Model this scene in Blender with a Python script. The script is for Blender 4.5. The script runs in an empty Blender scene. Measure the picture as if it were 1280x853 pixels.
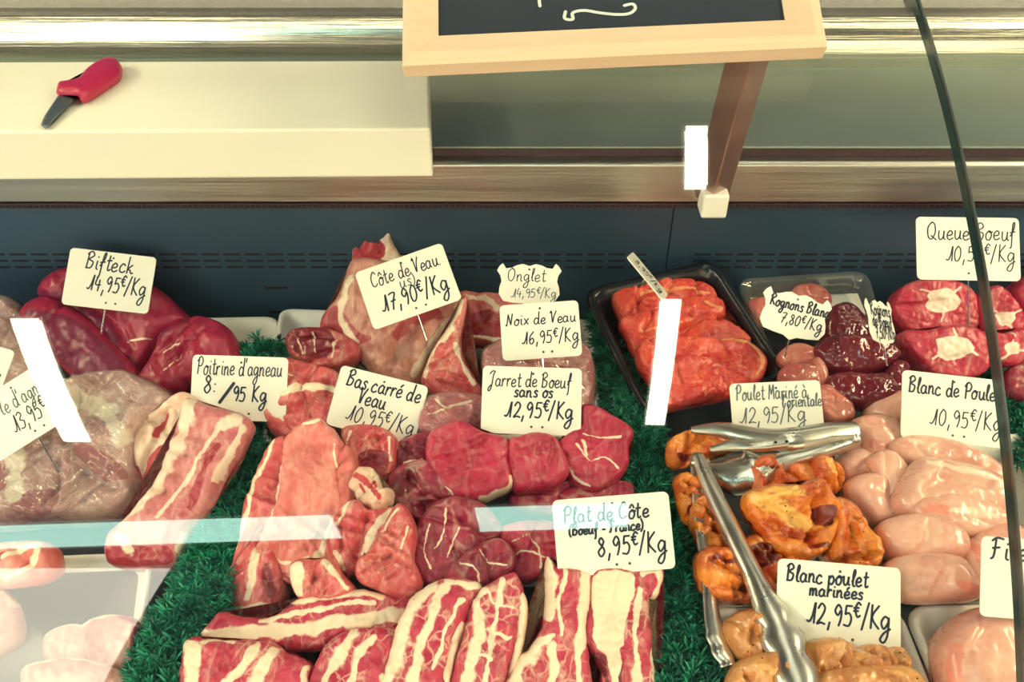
import bpy, math, random
import numpy as np
from mathutils import Vector, Matrix, noise
from mathutils.geometry import delaunay_2d_cdt

sc = bpy.context.scene
COL = sc.collection

# ---------------------------------------------------------------- camera, world, exposure
F = 1108.0
PITCH = math.radians(40)
CP, SP = math.cos(PITCH), math.sin(PITCH)
cam = bpy.data.cameras.new('camera')
cam.sensor_width = 36.0
cam.lens = 36.0 * F / 1280.0
cam.clip_start = 0.02
cam_o = bpy.data.objects.new('camera', cam)
cam_o.location = (0, 0, 0)
cam_o.rotation_euler = (math.pi / 2 - PITCH, 0, 0)
COL.objects.link(cam_o)
sc.camera = cam_o

sc.view_settings.view_transform = 'Standard'
sc.view_settings.look = 'None'
sc.view_settings.gamma = 1.0
sc.view_settings.use_curve_mapping = False
sc.view_settings.exposure = -0.12

WORLD_COL, WORLD_STR = (0.12, 0.20, 0.50), 0.5
world = bpy.data.worlds.new('shop_gloom')
world.use_nodes = True
world.node_tree.nodes['Background'].inputs[0].default_value = (*WORLD_COL, 1)
world.node_tree.nodes['Background'].inputs[1].default_value = WORLD_STR
sc.world = world

L_KEY = 4.0       # added key light, an unseen low pane in the shop front
C_KEY = (1.0, 0.84, 0.50)
L_TUBE = 46.0        # ceiling tubes
C_TUBE = (1.0, 0.95, 0.70)
L_BAND = 13.0         # ceiling light strips near the shop front
C_BAND = (0.50, 0.85, 0.72)
L_HIGH = 8.5         # daylight in the tall shop-front pane
L_CASE = 9.5        # tube of the display case
C_CASE = (1.0, 0.87, 0.56)

# ---------------------------------------------------------------- helpers
def V(*a): return Vector(a)

def raydir(x, y):
    a = (x - 640.0) / F; u = (426.5 - y) / F
    return np.array([a, CP + u * SP, -SP + u * CP])

def at_z(x, y, z):
    d = raydir(x, y); t = z / d[2]
    return d * t

def at_y(x, y, yy):
    d = raydir(x, y); return d * (yy / d[1])

def at_d(x, y, dep):
    return raydir(x, y) * dep

def setp(o, label=None, cat=None, group=None, kind=None):
    if label: o['label'] = label
    if cat: o['category'] = cat
    if group: o['group'] = group
    if kind: o['kind'] = kind
    return o

def empty(name, loc, label, cat, group=None, kind=None):
    o = bpy.data.objects.new(name, None)
    o.location = loc; o.empty_display_size = 0.03
    COL.objects.link(o)
    return setp(o, label, cat, group, kind)

def mesh_obj(name, verts, faces, mat, parent=None, smooth=True, world_coords=True):
    me = bpy.data.meshes.new(name)
    me.from_pydata([tuple(v) for v in verts], [], [tuple(f) for f in faces])
    if mat: me.materials.append(mat)
    me.update()
    if smooth:
        me.polygons.foreach_set('use_smooth', [True] * len(me.polygons))
    o = bpy.data.objects.new(name, me)
    COL.objects.link(o)
    if parent is not None:
        o.parent = parent
        if world_coords:
            o.matrix_parent_inverse = parent_world(parent).inverted()
    return o

def parent_world(o):
    m = Matrix.LocRotScale(o.location, o.rotation_euler, o.scale)
    if o.parent is not None:
        return parent_world(o.parent) @ o.matrix_parent_inverse @ m
    return m

def bevel(o, w=0.001, seg=2):
    m = o.modifiers.new('bevel', 'BEVEL'); m.width = w; m.segments = seg; m.limit_method = 'ANGLE'
    return o

def box_geo(x0, x1, y0, y1, z0, z1):
    v = [(x, y, z) for z in (z0, z1) for y in (y0, y1) for x in (x0, x1)]
    f = [(0, 2, 3, 1), (4, 5, 7, 6), (0, 1, 5, 4), (1, 3, 7, 5), (3, 2, 6, 7), (2, 0, 4, 6)]
    return v, f

def join_geo(parts):
    V_, F_ = [], []
    for v, f in parts:
        k = len(V_); V_ += list(v); F_ += [tuple(i + k for i in q) for q in f]
    return V_, F_

def extrude_x(prof, x0, x1, caps=True):
    """closed profile of (y,z) swept along X"""
    n = len(prof)
    v = [(x0, y, z) for y, z in prof] + [(x1, y, z) for y, z in prof]
    f = [(i, (i + 1) % n, n + (i + 1) % n, n + i) for i in range(n)]
    if caps: f += [tuple(range(n - 1, -1, -1)), tuple(range(n, 2 * n))]
    return v, f

def catmull(pts, per=6, closed=True):
    P = np.asarray(pts, float); n = len(P); out = []
    rng = range(n) if closed else range(n - 1)
    for i in rng:
        if closed:
            p0, p1, p2, p3 = P[(i - 1) % n], P[i], P[(i + 1) % n], P[(i + 2) % n]
        else:
            p0, p1, p2, p3 = P[max(i - 1, 0)], P[i], P[i + 1], P[min(i + 2, n - 1)]
        for k in range(per):
            t = k / per
            out.append(0.5 * ((2 * p1) + (-p0 + p2) * t + (2 * p0 - 5 * p1 + 4 * p2 - p3) * t * t + (-p0 + 3 * p1 - 3 * p2 + p3) * t ** 3))
    if not closed: out.append(P[-1])
    return np.array(out)

def resample(P, s, closed=True):
    Q = np.vstack([P, P[:1]]) if closed else P
    L = np.r_[0, np.cumsum(np.linalg.norm(np.diff(Q, axis=0), axis=1))]
    n = max(int(L[-1] / s), 8)
    t = np.linspace(0, L[-1], n + 1)
    if closed: t = t[:-1]
    return np.stack([np.interp(t, L, Q[:, k]) for k in range(Q.shape[1])], 1)

def inside(P, poly):
    x, y = P[:, 0], P[:, 1]; r = np.zeros(len(P), bool); n = len(poly)
    for i in range(n):
        x1, y1 = poly[i]; x2, y2 = poly[(i + 1) % n]
        c = (y1 > y) != (y2 > y)
        with np.errstate(divide='ignore', invalid='ignore'):
            xi = (x2 - x1) * (y - y1) / (y2 - y1) + x1
        r ^= c & (x < xi)
    return r

def seg_dist(P, line, closed=False):
    L = np.asarray(line, float)
    if closed: L = np.vstack([L, L[:1]])
    if len(L) == 1: return np.linalg.norm(P - L[0], axis=1)
    d = np.full(len(P), 1e9)
    for a, b in zip(L[:-1], L[1:]):
        ab = b - a; t = np.clip(((P - a) @ ab) / max(ab @ ab, 1e-12), 0, 1)
        d = np.minimum(d, np.linalg.norm(P - a - t[:, None] * ab, axis=1))
    return d

# ---------------------------------------------------------------- materials
def new_mat(name):
    m = bpy.data.materials.new(name); m.use_nodes = True
    nt = m.node_tree
    return m, nt, nt.nodes['Principled BSDF']

def N(nt, t, **kw):
    n = nt.nodes.new(t)
    for k, v in kw.items():
        if k.startswith('i_'): n.inputs[k[2:].replace('_', ' ')].default_value = v
        else: setattr(n, k, v)
    return n

def plain(name, col, rough=0.5, metal=0.0, bump=0.0, bscale=80, var=0.0, vscale=20, coat=0.0, stretch=None, spec=None):
    m, nt, b = new_mat(name)
    b.inputs['Base Color'].default_value = (*col, 1)
    b.inputs['Roughness'].default_value = rough
    b.inputs['Metallic'].default_value = metal
    b.inputs['Coat Weight'].default_value = coat
    b.inputs['Coat Roughness'].default_value = 0.1
    if spec is not None: b.inputs['Specular IOR Level'].default_value = spec
    tc = N(nt, 'ShaderNodeTexCoord'); mp = N(nt, 'ShaderNodeMapping')
    nt.links.new(tc.outputs['Object'], mp.inputs['Vector'])
    if stretch: mp.inputs['Scale'].default_value = stretch
    if var > 0:
        n = N(nt, 'ShaderNodeTexNoise', i_Scale=vscale, i_Detail=5.0)
        nt.links.new(mp.outputs[0], n.inputs['Vector'])
        mx = N(nt, 'ShaderNodeMix', data_type='RGBA')
        mx.inputs[6].default_value = (*[c * (1 - var) for c in col], 1)
        mx.inputs[7].default_value = (*[min(1, c * (1 + var)) for c in col], 1)
        nt.links.new(n.outputs['Fac'], mx.inputs[0]); nt.links.new(mx.outputs[2], b.inputs['Base Color'])
        r = N(nt, 'ShaderNodeMapRange'); r.inputs[3].default_value = max(0.03, rough - 0.12); r.inputs[4].default_value = rough + 0.12
        nt.links.new(n.outputs['Fac'], r.inputs[0]); nt.links.new(r.outputs[0], b.inputs['Roughness'])
    if bump > 0:
        n = N(nt, 'ShaderNodeTexNoise', i_Scale=bscale, i_Detail=4.0)
        nt.links.new(mp.outputs[0], n.inputs['Vector'])
        bp = N(nt, 'ShaderNodeBump', i_Strength=bump, i_Distance=0.002)
        nt.links.new(n.outputs['Fac'], bp.inputs['Height']); nt.links.new(bp.outputs[0], b.inputs['Normal'])
    return m

def thin_clear(name, tint=(1, 1, 1), f0=0.04, rough=0.0, milky=0.0, milk=(0.9, 0.9, 0.85), bump=0.0, bscale=60):
    """thin clear sheet: straight transmission, Fresnel reflection at each face, optional milkiness"""
    m = bpy.data.materials.new(name); m.use_nodes = True
    nt = m.node_tree; nt.nodes.remove(nt.nodes['Principled BSDF'])
    out = nt.nodes['Material Output']
    g = N(nt, 'ShaderNodeNewGeometry')
    nrm = g.outputs['Normal']
    gl = N(nt, 'ShaderNodeBsdfGlossy'); gl.inputs['Roughness'].default_value = rough
    if bump > 0:
        tc = N(nt, 'ShaderNodeTexCoord')
        n = N(nt, 'ShaderNodeTexNoise', i_Scale=bscale, i_Detail=3.0, i_Distortion=1.5)
        nt.links.new(tc.outputs['Object'], n.inputs['Vector'])
        bp = N(nt, 'ShaderNodeBump', i_Strength=bump, i_Distance=0.004)
        nt.links.new(n.outputs['Fac'], bp.inputs['Height'])
        nt.links.new(bp.outputs[0], gl.inputs['Normal']); nrm = bp.outputs[0]
    d = N(nt, 'ShaderNodeVectorMath', operation='DOT_PRODUCT')
    nt.links.new(g.outputs['Incoming'], d.inputs[0]); nt.links.new(nrm, d.inputs[1])
    a = N(nt, 'ShaderNodeMath', operation='ABSOLUTE'); nt.links.new(d.outputs['Value'], a.inputs[0])
    s = N(nt, 'ShaderNodeMath', operation='SUBTRACT'); s.inputs[0].default_value = 1; nt.links.new(a.outputs[0], s.inputs[1])
    pw = N(nt, 'ShaderNodeMath', operation='POWER'); pw.inputs[1].default_value = 5; nt.links.new(s.outputs[0], pw.inputs[0])
    ma = N(nt, 'ShaderNodeMath', operation='MULTIPLY_ADD'); ma.inputs[1].default_value = 1 - f0; ma.inputs[2].default_value = f0
    nt.links.new(pw.outputs[0], ma.inputs[0])
    tr = N(nt, 'ShaderNodeBsdfTransparent'); tr.inputs[0].default_value = (*tint, 1)
    base = tr.outputs[0]
    if milky > 0:
        df = N(nt, 'ShaderNodeBsdfDiffuse'); df.inputs[0].default_value = (*milk, 1)
        mm = N(nt, 'ShaderNodeMixShader'); mm.inputs[0].default_value = milky
        nt.links.new(tr.outputs[0], mm.inputs[1]); nt.links.new(df.outputs[0], mm.inputs[2]); base = mm.outputs[0]
    mx = N(nt, 'ShaderNodeMixShader')
    nt.links.new(ma.outputs[0], mx.inputs[0]); nt.links.new(base, mx.inputs[1]); nt.links.new(gl.outputs[0], mx.inputs[2])
    nt.links.new(mx.outputs[0], out.inputs['Surface'])
    return m

def emit(name, col, s):
    m = bpy.data.materials.new(name); m.use_nodes = True
    nt = m.node_tree; nt.nodes.remove(nt.nodes['Principled BSDF'])
    e = N(nt, 'ShaderNodeEmission'); e.inputs[0].default_value = (*col, 1); e.inputs[1].default_value = s
    nt.links.new(e.outputs[0], nt.nodes['Material Output'].inputs['Surface'])
    return m

def meat(name, c1, c2, fat=(0.86, 0.74, 0.56), dark=(0.16, 0.012, 0.03), marble=0.0, vein=0.0, rough=0.3, fibre=(1, 1, 1),
         nscale=35, bump=0.35, coat=0.18, sss=0.0, speck=0.0, speckcol=(0.08, 0.02, 0.01), milk=0.0, streak=(1.0, 0.3, 1.0)):
    m, nt, b = new_mat(name)
    tc = N(nt, 'ShaderNodeTexCoord'); oi = N(nt, 'ShaderNodeObjectInfo')
    add = N(nt, 'ShaderNodeVectorMath', operation='MULTIPLY_ADD'); add.inputs[1].default_value = (3, 3, 3)
    cx = N(nt, 'ShaderNodeCombineXYZ')
    for k in range(3): nt.links.new(oi.outputs['Random'], cx.inputs[k])
    nt.links.new(cx.outputs[0], add.inputs[0]); nt.links.new(tc.outputs['Object'], add.inputs[2])
    mp = N(nt, 'ShaderNodeMapping'); mp.inputs['Scale'].default_value = fibre
    nt.links.new(add.outputs[0], mp.inputs['Vector'])
    n1 = N(nt, 'ShaderNodeTexNoise', i_Scale=nscale, i_Detail=6.0, i_Roughness=0.65, i_Distortion=0.6)
    nt.links.new(mp.outputs[0], n1.inputs['Vector'])
    r1 = N(nt, 'ShaderNodeMapRange', interpolation_type='SMOOTHSTEP'); r1.inputs[1].default_value = 0.35; r1.inputs[2].default_value = 0.68
    nt.links.new(n1.outputs['Fac'], r1.inputs[0])
    mx = N(nt, 'ShaderNodeMix', data_type='RGBA'); mx.inputs[6].default_value = (*c1, 1); mx.inputs[7].default_value = (*c2, 1)
    nt.links.new(r1.outputs[0], mx.inputs[0])
    if milk > 0:
        mp2 = N(nt, 'ShaderNodeMapping'); mp2.inputs['Scale'].default_value = streak; nt.links.new(add.outputs[0], mp2.inputs['Vector'])
        nm = N(nt, 'ShaderNodeTexNoise', i_Scale=60.0, i_Detail=7.0, i_Roughness=0.7, i_Distortion=1.8); nt.links.new(mp2.outputs[0], nm.inputs['Vector'])
        rm = N(nt, 'ShaderNodeMapRange', interpolation_type='SMOOTHSTEP'); rm.inputs[1].default_value = 0.46; rm.inputs[2].default_value = 0.78; rm.inputs[4].default_value = milk
        nt.links.new(nm.outputs['Fac'], rm.inputs[0])
        mk = N(nt, 'ShaderNodeMix', data_type='RGBA'); mk.inputs[7].default_value = (*fat, 1)
        nt.links.new(rm.outputs[0], mk.inputs[0]); nt.links.new(mx.outputs[2], mk.inputs[6]); mx = mk
    # painted-in pigment attributes: dark lean / fat
    n2 = N(nt, 'ShaderNodeTexNoise', i_Scale=140.0, i_Detail=5.0, i_Roughness=0.6)
    nt.links.new(add.outputs[0], n2.inputs['Vector'])
    def attr_mask(nm, k=0.7):
        at = N(nt, 'ShaderNodeAttribute', attribute_name=nm)
        ma = N(nt, 'ShaderNodeMath', operation='MULTIPLY_ADD'); ma.inputs[1].default_value = k; ma.inputs[2].default_value = -0.5 * k
        nt.links.new(n2.outputs['Fac'], ma.inputs[0])
        ad = N(nt, 'ShaderNodeMath', operation='ADD'); nt.links.new(at.outputs['Fac'], ad.inputs[0]); nt.links.new(ma.outputs[0], ad.inputs[1])
        rr = N(nt, 'ShaderNodeMapRange', interpolation_type='SMOOTHSTEP'); rr.inputs[1].default_value = 0.35; rr.inputs[2].default_value = 0.65
        nt.links.new(ad.outputs[0], rr.inputs[0]); return rr
    dk = attr_mask('dark', 0.5)
    mxd = N(nt, 'ShaderNodeMix', data_type='RGBA'); mxd.inputs[7].default_value = (*dark, 1)
    nt.links.new(dk.outputs[0], mxd.inputs[0]); nt.links.new(mx.outputs[2], mxd.inputs[6])
    fm = attr_mask('fat')
    fac = fm.outputs[0]
    if marble > 0 or vein > 0:
        nd = N(nt, 'ShaderNodeTexNoise', i_Scale=45.0, i_Detail=3.0); nt.links.new(add.outputs[0], nd.inputs['Vector'])
        vm = N(nt, 'ShaderNodeVectorMath', operation='MULTIPLY_ADD'); vm.inputs[1].default_value = (0.02, 0.02, 0.02)
        nt.links.new(nd.outputs['Color'], vm.inputs[0]); nt.links.new(mp.outputs[0], vm.inputs[2])
        vo = N(nt, 'ShaderNodeTexVoronoi', feature='DISTANCE_TO_EDGE', i_Scale=(38.0 if vein > 0 else 70.0)); nt.links.new(vm.outputs[0], vo.inputs['Vector'])
        rv = N(nt, 'ShaderNodeMapRange', interpolation_type='SMOOTHSTEP'); rv.inputs[1].default_value = 0.10; rv.inputs[2].default_value = 0.0
        rv.inputs[3].default_value = 0.0; rv.inputs[4].default_value = 1.0
        nt.links.new(vo.outputs['Distance'], rv.inputs[0])
        nk = N(nt, 'ShaderNodeTexNoise', i_Scale=28.0, i_Detail=2.0); nt.links.new(add.outputs[0], nk.inputs['Vector'])
        rk = N(nt, 'ShaderNodeMapRange', interpolation_type='SMOOTHSTEP'); rk.inputs[1].default_value = 0.42; rk.inputs[2].default_value = 0.62; rk.inputs[4].default_value = max(marble, vein)
        nt.links.new(nk.outputs['Fac'], rk.inputs[0])
        mu = N(nt, 'ShaderNodeMath', operation='MULTIPLY'); nt.links.new(rv.outputs[0], mu.inputs[0]); nt.links.new(rk.outputs[0], mu.inputs[1])
        mxx = N(nt, 'ShaderNodeMath', operation='MAXIMUM'); nt.links.new(mu.outputs[0], mxx.inputs[0]); nt.links.new(fac, mxx.inputs[1]); fac = mxx.outputs[0]
    fcv = N(nt, 'ShaderNodeMix', data_type='RGBA'); fcv.inputs[6].default_value = (*[c * 0.86 for c in fat], 1); fcv.inputs[7].default_value = (*fat, 1)
    nt.links.new(n1.outputs['Fac'], fcv.inputs[0])
    mxf = N(nt, 'ShaderNodeMix', data_type='RGBA'); nt.links.new(fac, mxf.inputs[0]); nt.links.new(mxd.outputs[2], mxf.inputs[6]); nt.links.new(fcv.outputs[2], mxf.inputs[7])
    colr = mxf.outputs[2]
    if speck > 0:
        vs = N(nt, 'ShaderNodeTexVoronoi', i_Scale=170.0); nt.links.new(add.outputs[0], vs.inputs['Vector'])
        rs = N(nt, 'ShaderNodeMapRange'); rs.inputs[1].default_value = 0.17; rs.inputs[2].default_value = 0.13; rs.inputs[3].default_value = 0; rs.inputs[4].default_value = 1
        nt.links.new(vs.outputs['Distance'], rs.inputs[0])
        gt = N(nt, 'ShaderNodeMath', operation='GREATER_THAN'); gt.inputs[1].default_value = 1 - speck
        sx = N(nt, 'ShaderNodeSeparateColor'); nt.links.new(vs.outputs['Color'], sx.inputs[0]); nt.links.new(sx.outputs[0], gt.inputs[0])
        m3 = N(nt, 'ShaderNodeMath', operation='MULTIPLY'); nt.links.new(rs.outputs[0], m3.inputs[0]); nt.links.new(gt.outputs[0], m3.inputs[1])
        ms = N(nt, 'ShaderNodeMix', data_type='RGBA'); ms.inputs[7].default_value = (*speckcol, 1)
        nt.links.new(m3.outputs[0], ms.inputs[0]); nt.links.new(colr, ms.inputs[6]); colr = ms.outputs[2]
    nt.links.new(colr, b.inputs['Base Color'])
    rg = N(nt, 'ShaderNodeMapRange'); rg.inputs[3].default_value = max(0.05, rough - 0.12); rg.inputs[4].default_value = rough + 0.15
    nt.links.new(n2.outputs['Fac'], rg.inputs[0]); nt.links.new(rg.outputs[0], b.inputs['Roughness'])
    b.inputs['Coat Weight'].default_value = coat; b.inputs['Coat Roughness'].default_value = 0.12
    if sss > 0:
        b.inputs['Subsurface Weight'].default_value = sss
        b.inputs['Subsurface Radius'].default_value = (1.0, 0.35, 0.2); b.inputs['Subsurface Scale'].default_value = 0.006
    nb = N(nt, 'ShaderNodeTexNoise', i_Scale=nscale * 2.2, i_Detail=5.0, i_Roughness=0.6, i_Distortion=1.0); nt.links.new(mp.outputs[0], nb.inputs['Vector'])
    bp = N(nt, 'ShaderNodeBump', i_Strength=bump, i_Distance=0.0035)
    nt.links.new(nb.outputs['Fac'], bp.inputs['Height']); nt.links.new(bp.outputs[0], b.inputs['Normal']); nt.links.new(bp.outputs[0], b.inputs['Coat Normal'])
    return m

M = {}
M['steel'] = plain('brushed_steel', (0.50, 0.50, 0.47), 0.34, 1.0, bump=0.12, bscale=60, var=0.15, vscale=14, stretch=(0.15, 6, 6))
M['steel_bright'] = plain('rolled_steel', (0.72, 0.70, 0.62), 0.2, 1.0, bump=0.15, bscale=60, var=0.1, vscale=14, stretch=(0.1, 6, 6))
M['worktop'] = plain('worktop_steel', (0.24, 0.30, 0.28), 0.5, 0.6, var=0.2, vscale=9)
M['back'] = plain('back_panel_metal', (0.050, 0.105, 0.175), 0.42, 0.5, bump=0.05, bscale=40, var=0.18, vscale=5)
M['deck'] = plain('deck_metal', (0.10, 0.12, 0.16), 0.4, 0.6, var=0.2, vscale=10)
M['slot'] = plain('slot_black', (0.006, 0.009, 0.02), 0.7)
M['recess'] = plain('recess_dark', (0.07, 0.04, 0.05), 0.4, 0.4)
M['strut'] = plain('steel_brown_reflection', (0.52, 0.38, 0.33), 0.38, 0.9, var=0.2, vscale=30)  # grey steel with its brown reflection put into the base colour
M['white_plastic'] = plain('white_plastic', (0.84, 0.83, 0.78), 0.4, bump=0.04, bscale=200)
M['foam'] = plain('white_foam_tray', (0.84, 0.83, 0.79), 0.38, bump=0.03, bscale=300)
M['blackplastic'] = plain('black_plastic', (0.006, 0.009, 0.016), 0.22)
M['card'] = plain('price_card', (0.86, 0.85, 0.78), 0.35)
M['card_hole'] = plain('card_hole', (0.06, 0.07, 0.08), 0.6)
M['ink'] = plain('marker_ink', (0.010, 0.020, 0.055), 0.5)
M['ink_faded'] = plain('marker_ink_worn', (0.10, 0.14, 0.17), 0.5)
M['pin'] = plain('pin_steel', (0.62, 0.62, 0.58), 0.25, 1.0)
M['tong'] = plain('tong_steel', (0.66, 0.65, 0.60), 0.30, 1.0, var=0.12, vscale=40)
M['wood'] = plain('pale_wood', (0.66, 0.50, 0.35), 0.5, bump=0.15, bscale=30, var=0.12, vscale=9, stretch=(1.5, 14, 14))
M['slate'] = plain('slate_black', (0.012, 0.022, 0.038), 0.8, var=0.3, vscale=25)
M['chalk'] = plain('chalk', (0.55, 0.62, 0.60), 0.9)
M['red_handle'] = plain('red_plastic', (0.45, 0.018, 0.075), 0.35, var=0.12, vscale=60)
M['blade'] = plain('blade_steel', (0.20, 0.25, 0.27), 0.4, 0.9)
M['ceiling'] = plain('ceiling_paint', (0.045, 0.045, 0.045), 0.9)
M['wall'] = plain('wall_paint', (0.09, 0.09, 0.085), 0.9)
M['floor'] = plain('floor_tile', (0.12, 0.11, 0.10), 0.5)
M['housing'] = plain('lamp_housing', (0.4, 0.4, 0.38), 0.5)
M['glass'] = thin_clear('case_glass', (0.985, 0.995, 0.985), 0.042)
M['glass_edge'] = plain('glass_edge', (0.03, 0.07, 0.07), 0.12, 0.3)
M['glass_edge_glint'] = plain('glass_edge_highlight', (0.16, 0.20, 0.20), 0.15)  # highlight beside the dark joint line, put into a paler edge colour
M['clear'] = thin_clear('clear_plastic', (0.96, 0.96, 0.96), 0.05, 0.06, milky=0.05)
M['film'] = thin_clear('cling_film', (0.96, 0.96, 0.96), 0.09, 0.14, milky=0.12, milk=(0.9, 0.86, 0.8), bump=0.9, bscale=38)
M['board'] = None

def board_mat():
    m = plain('cutting_board_plastic', (0.86, 0.83, 0.72), 0.55, bump=0.06, bscale=120)
    nt = m.node_tree; b = nt.nodes['Principled BSDF']
    tc = N(nt, 'ShaderNodeTexCoord')
    n = N(nt, 'ShaderNodeTexNoise', i_Scale=22.0, i_Detail=3.0); nt.links.new(tc.outputs['Object'], n.inputs['Vector'])
    r = N(nt, 'ShaderNodeMapRange', interpolation_type='SMOOTHSTEP'); r.inputs[1].default_value = 0.68; r.inputs[2].default_value = 0.85; r.inputs[4].default_value = 0.5
    nt.links.new(n.outputs['Fac'], r.inputs[0])
    mx = N(nt, 'ShaderNodeMix', data_type='RGBA'); mx.inputs[6].default_value = (0.86, 0.83, 0.72, 1); mx.inputs[7].default_value = (0.7, 0.42, 0.33, 1)
    nt.links.new(r.outputs[0], mx.inputs[0]); nt.links.new(mx.outputs[2], b.inputs['Base Color'])
    return m
M['board'] = board_mat()

FAT = (0.93, 0.77, 0.60)
M['beef'] = meat('beef', (0.38, 0.012, 0.055), (0.55, 0.032, 0.095), FAT, vein=0.10, rough=0.42, nscale=30, milk=0.12)
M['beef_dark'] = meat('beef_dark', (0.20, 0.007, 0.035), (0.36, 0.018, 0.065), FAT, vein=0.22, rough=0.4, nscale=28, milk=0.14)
M['joint'] = meat('beef_joint', (0.32, 0.007, 0.05), (0.42, 0.016, 0.07), FAT, dark=(0.20, 0.012, 0.06), rough=0.42, nscale=16, bump=0.25, milk=0.06)
M['rib'] = meat('rib_beef', (0.40, 0.012, 0.055), (0.55, 0.035, 0.095), FAT, marble=0.45, rough=0.44, nscale=45, milk=0.45, streak=(1, .5, 1))
M['veal'] = meat('veal', (0.62, 0.12, 0.125), (0.78, 0.27, 0.25), FAT, dark=(0.38, 0.03, 0.05), rough=0.36, nscale=26, fibre=(1, 0.5, 1), marble=0.12, milk=0.3)
M['veal_red'] = meat('veal_red', (0.50, 0.05, 0.075), (0.66, 0.12, 0.135), FAT, dark=(0.25, 0.02, 0.04), rough=0.34, nscale=30, marble=0.2, milk=0.55)
M['rack'] = meat('veal_rack_membrane', (0.50, 0.19, 0.17), (0.64, 0.30, 0.24), FAT, dark=(0.42, 0.07, 0.09), rough=0.38, nscale=20, fibre=(2, 0.6, 1), bump=0.3, milk=0.4, streak=(2.0, .4, 1))
M['lamb'] = meat('lamb', (0.46, 0.08, 0.12), (0.64, 0.25, 0.26), (0.86, 0.68, 0.57), dark=(0.36, 0.025, 0.05), rough=0.38, nscale=30, marble=0.15, milk=0.5)
M['lambwrap'] = meat('lamb_wrapped', (0.34, 0.10, 0.13), (0.60, 0.38, 0.37), (0.84, 0.74, 0.64), dark=(0.30, 0.03, 0.07), rough=0.3, nscale=16, bump=0.5, milk=0.6, streak=(1, .6, 1))
M['fatbone'] = meat('fat_and_bone', (0.80, 0.50, 0.40), (0.90, 0.74, 0.58), FAT, dark=(0.55, 0.06, 0.08), rough=0.38, nscale=40, milk=0.4)
M['marinade'] = meat('marinated_beef', (0.56, 0.022, 0.03), (0.76, 0.08, 0.05), (0.88, 0.33, 0.15), dark=(0.38, 0.01, 0.03), rough=0.2, nscale=34, marble=0.3, coat=0.8, bump=0.9, milk=0.5)
M['kidney'] = meat('kidney', (0.12, 0.010, 0.024), (0.18, 0.020, 0.034), FAT, rough=0.16, nscale=18, coat=0.8, bump=0.2)
M['pale_kidney'] = meat('pale_kidney', (0.52, 0.11, 0.10), (0.64, 0.24, 0.18), FAT, rough=0.22, nscale=18, coat=0.7, bump=0.15, milk=0.2)
M['oxtail'] = meat('oxtail', (0.44, 0.012, 0.05), (0.58, 0.03, 0.08), (0.93, 0.74, 0.62), rough=0.36, nscale=30, vein=0.15, milk=0.3)
M['chicken'] = meat('chicken', (0.72, 0.34, 0.28), (0.80, 0.49, 0.39), (0.88, 0.70, 0.56), dark=(0.76, 0.27, 0.22), rough=0.28, nscale=14, bump=0.22, coat=0.5, sss=0.2, milk=0.45, streak=(.5, 1, 1))
M['orange'] = meat('orange_chicken', (0.56, 0.06, 0.014), (0.92, 0.28, 0.03), (0.96, 0.52, 0.13), dark=(0.20, 0.014, 0.010), rough=0.2, nscale=30, bump=0.9, coat=0.8, marble=0.2, speck=0.25, milk=0.6)
M['amber'] = meat('amber_chicken', (0.54, 0.18, 0.055), (0.74, 0.36, 0.12), (0.88, 0.60, 0.30), rough=0.18, nscale=24, bump=0.7, coat=0.8, speck=0.2, milk=0.4)
M['pork'] = meat('pale_pork', (0.42, 0.17, 0.17), (0.60, 0.36, 0.33), (0.80, 0.68, 0.58), dark=(0.36, 0.05, 0.09), rough=0.35, nscale=22, milk=0.4)

def leaf_mat():
    m, nt, b = new_mat('plastic_parsley')
    at = N(nt, 'ShaderNodeAttribute', attribute_name='tone')
    mx = N(nt, 'ShaderNodeMix', data_type='RGBA'); mx.inputs[6].default_value = (0.005, 0.095, 0.08, 1); mx.inputs[7].default_value = (0.03, 0.40, 0.24, 1)
    nt.links.new(at.outputs['Fac'], mx.inputs[0]); nt.links.new(mx.outputs[2], b.inputs['Base Color'])
    b.inputs['Roughness'].default_value = 0.45
    return m
M['leaf'] = leaf_mat()

# ---------------------------------------------------------------- lumps of meat
# how many natural folds a cut of each kind has, and how deep
AUTO = {'veal': (2, .0028), 'veal_red': (4, .0038), 'beef': (2, .0022), 'beef_dark': (3, .003), 'rib': (1, .0015), 'marinade': (6, .0038), 'orange': (6, .0048),
        'amber': (4, .004), 'lamb': (2, .002), 'lambwrap': (5, .004), 'joint': (2, .003), 'chicken': (1, .0016), 'fatbone': (3, .003), 'oxtail': (2, .002), 'rack': (2, .003)}
GROW = {'orange': .0045, 'amber': .0045, 'marinade': .004, 'chicken': .0038, 'kidney': .003, 'pale_kidney': .003, 'oxtail': .003, 'veal': .0026, 'veal_red': .0028, 'beef': .0026, 'beef_dark': .003, 'red_handle': 0, 'blade': 0}
EDGE = {'chicken': .015, 'joint': .024, 'kidney': .013, 'pale_kidney': .011, 'lambwrap': .02, 'rack': .018, 'red_handle': .012, 'amber': .011, 'orange': .010, 'pork': .009}
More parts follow.
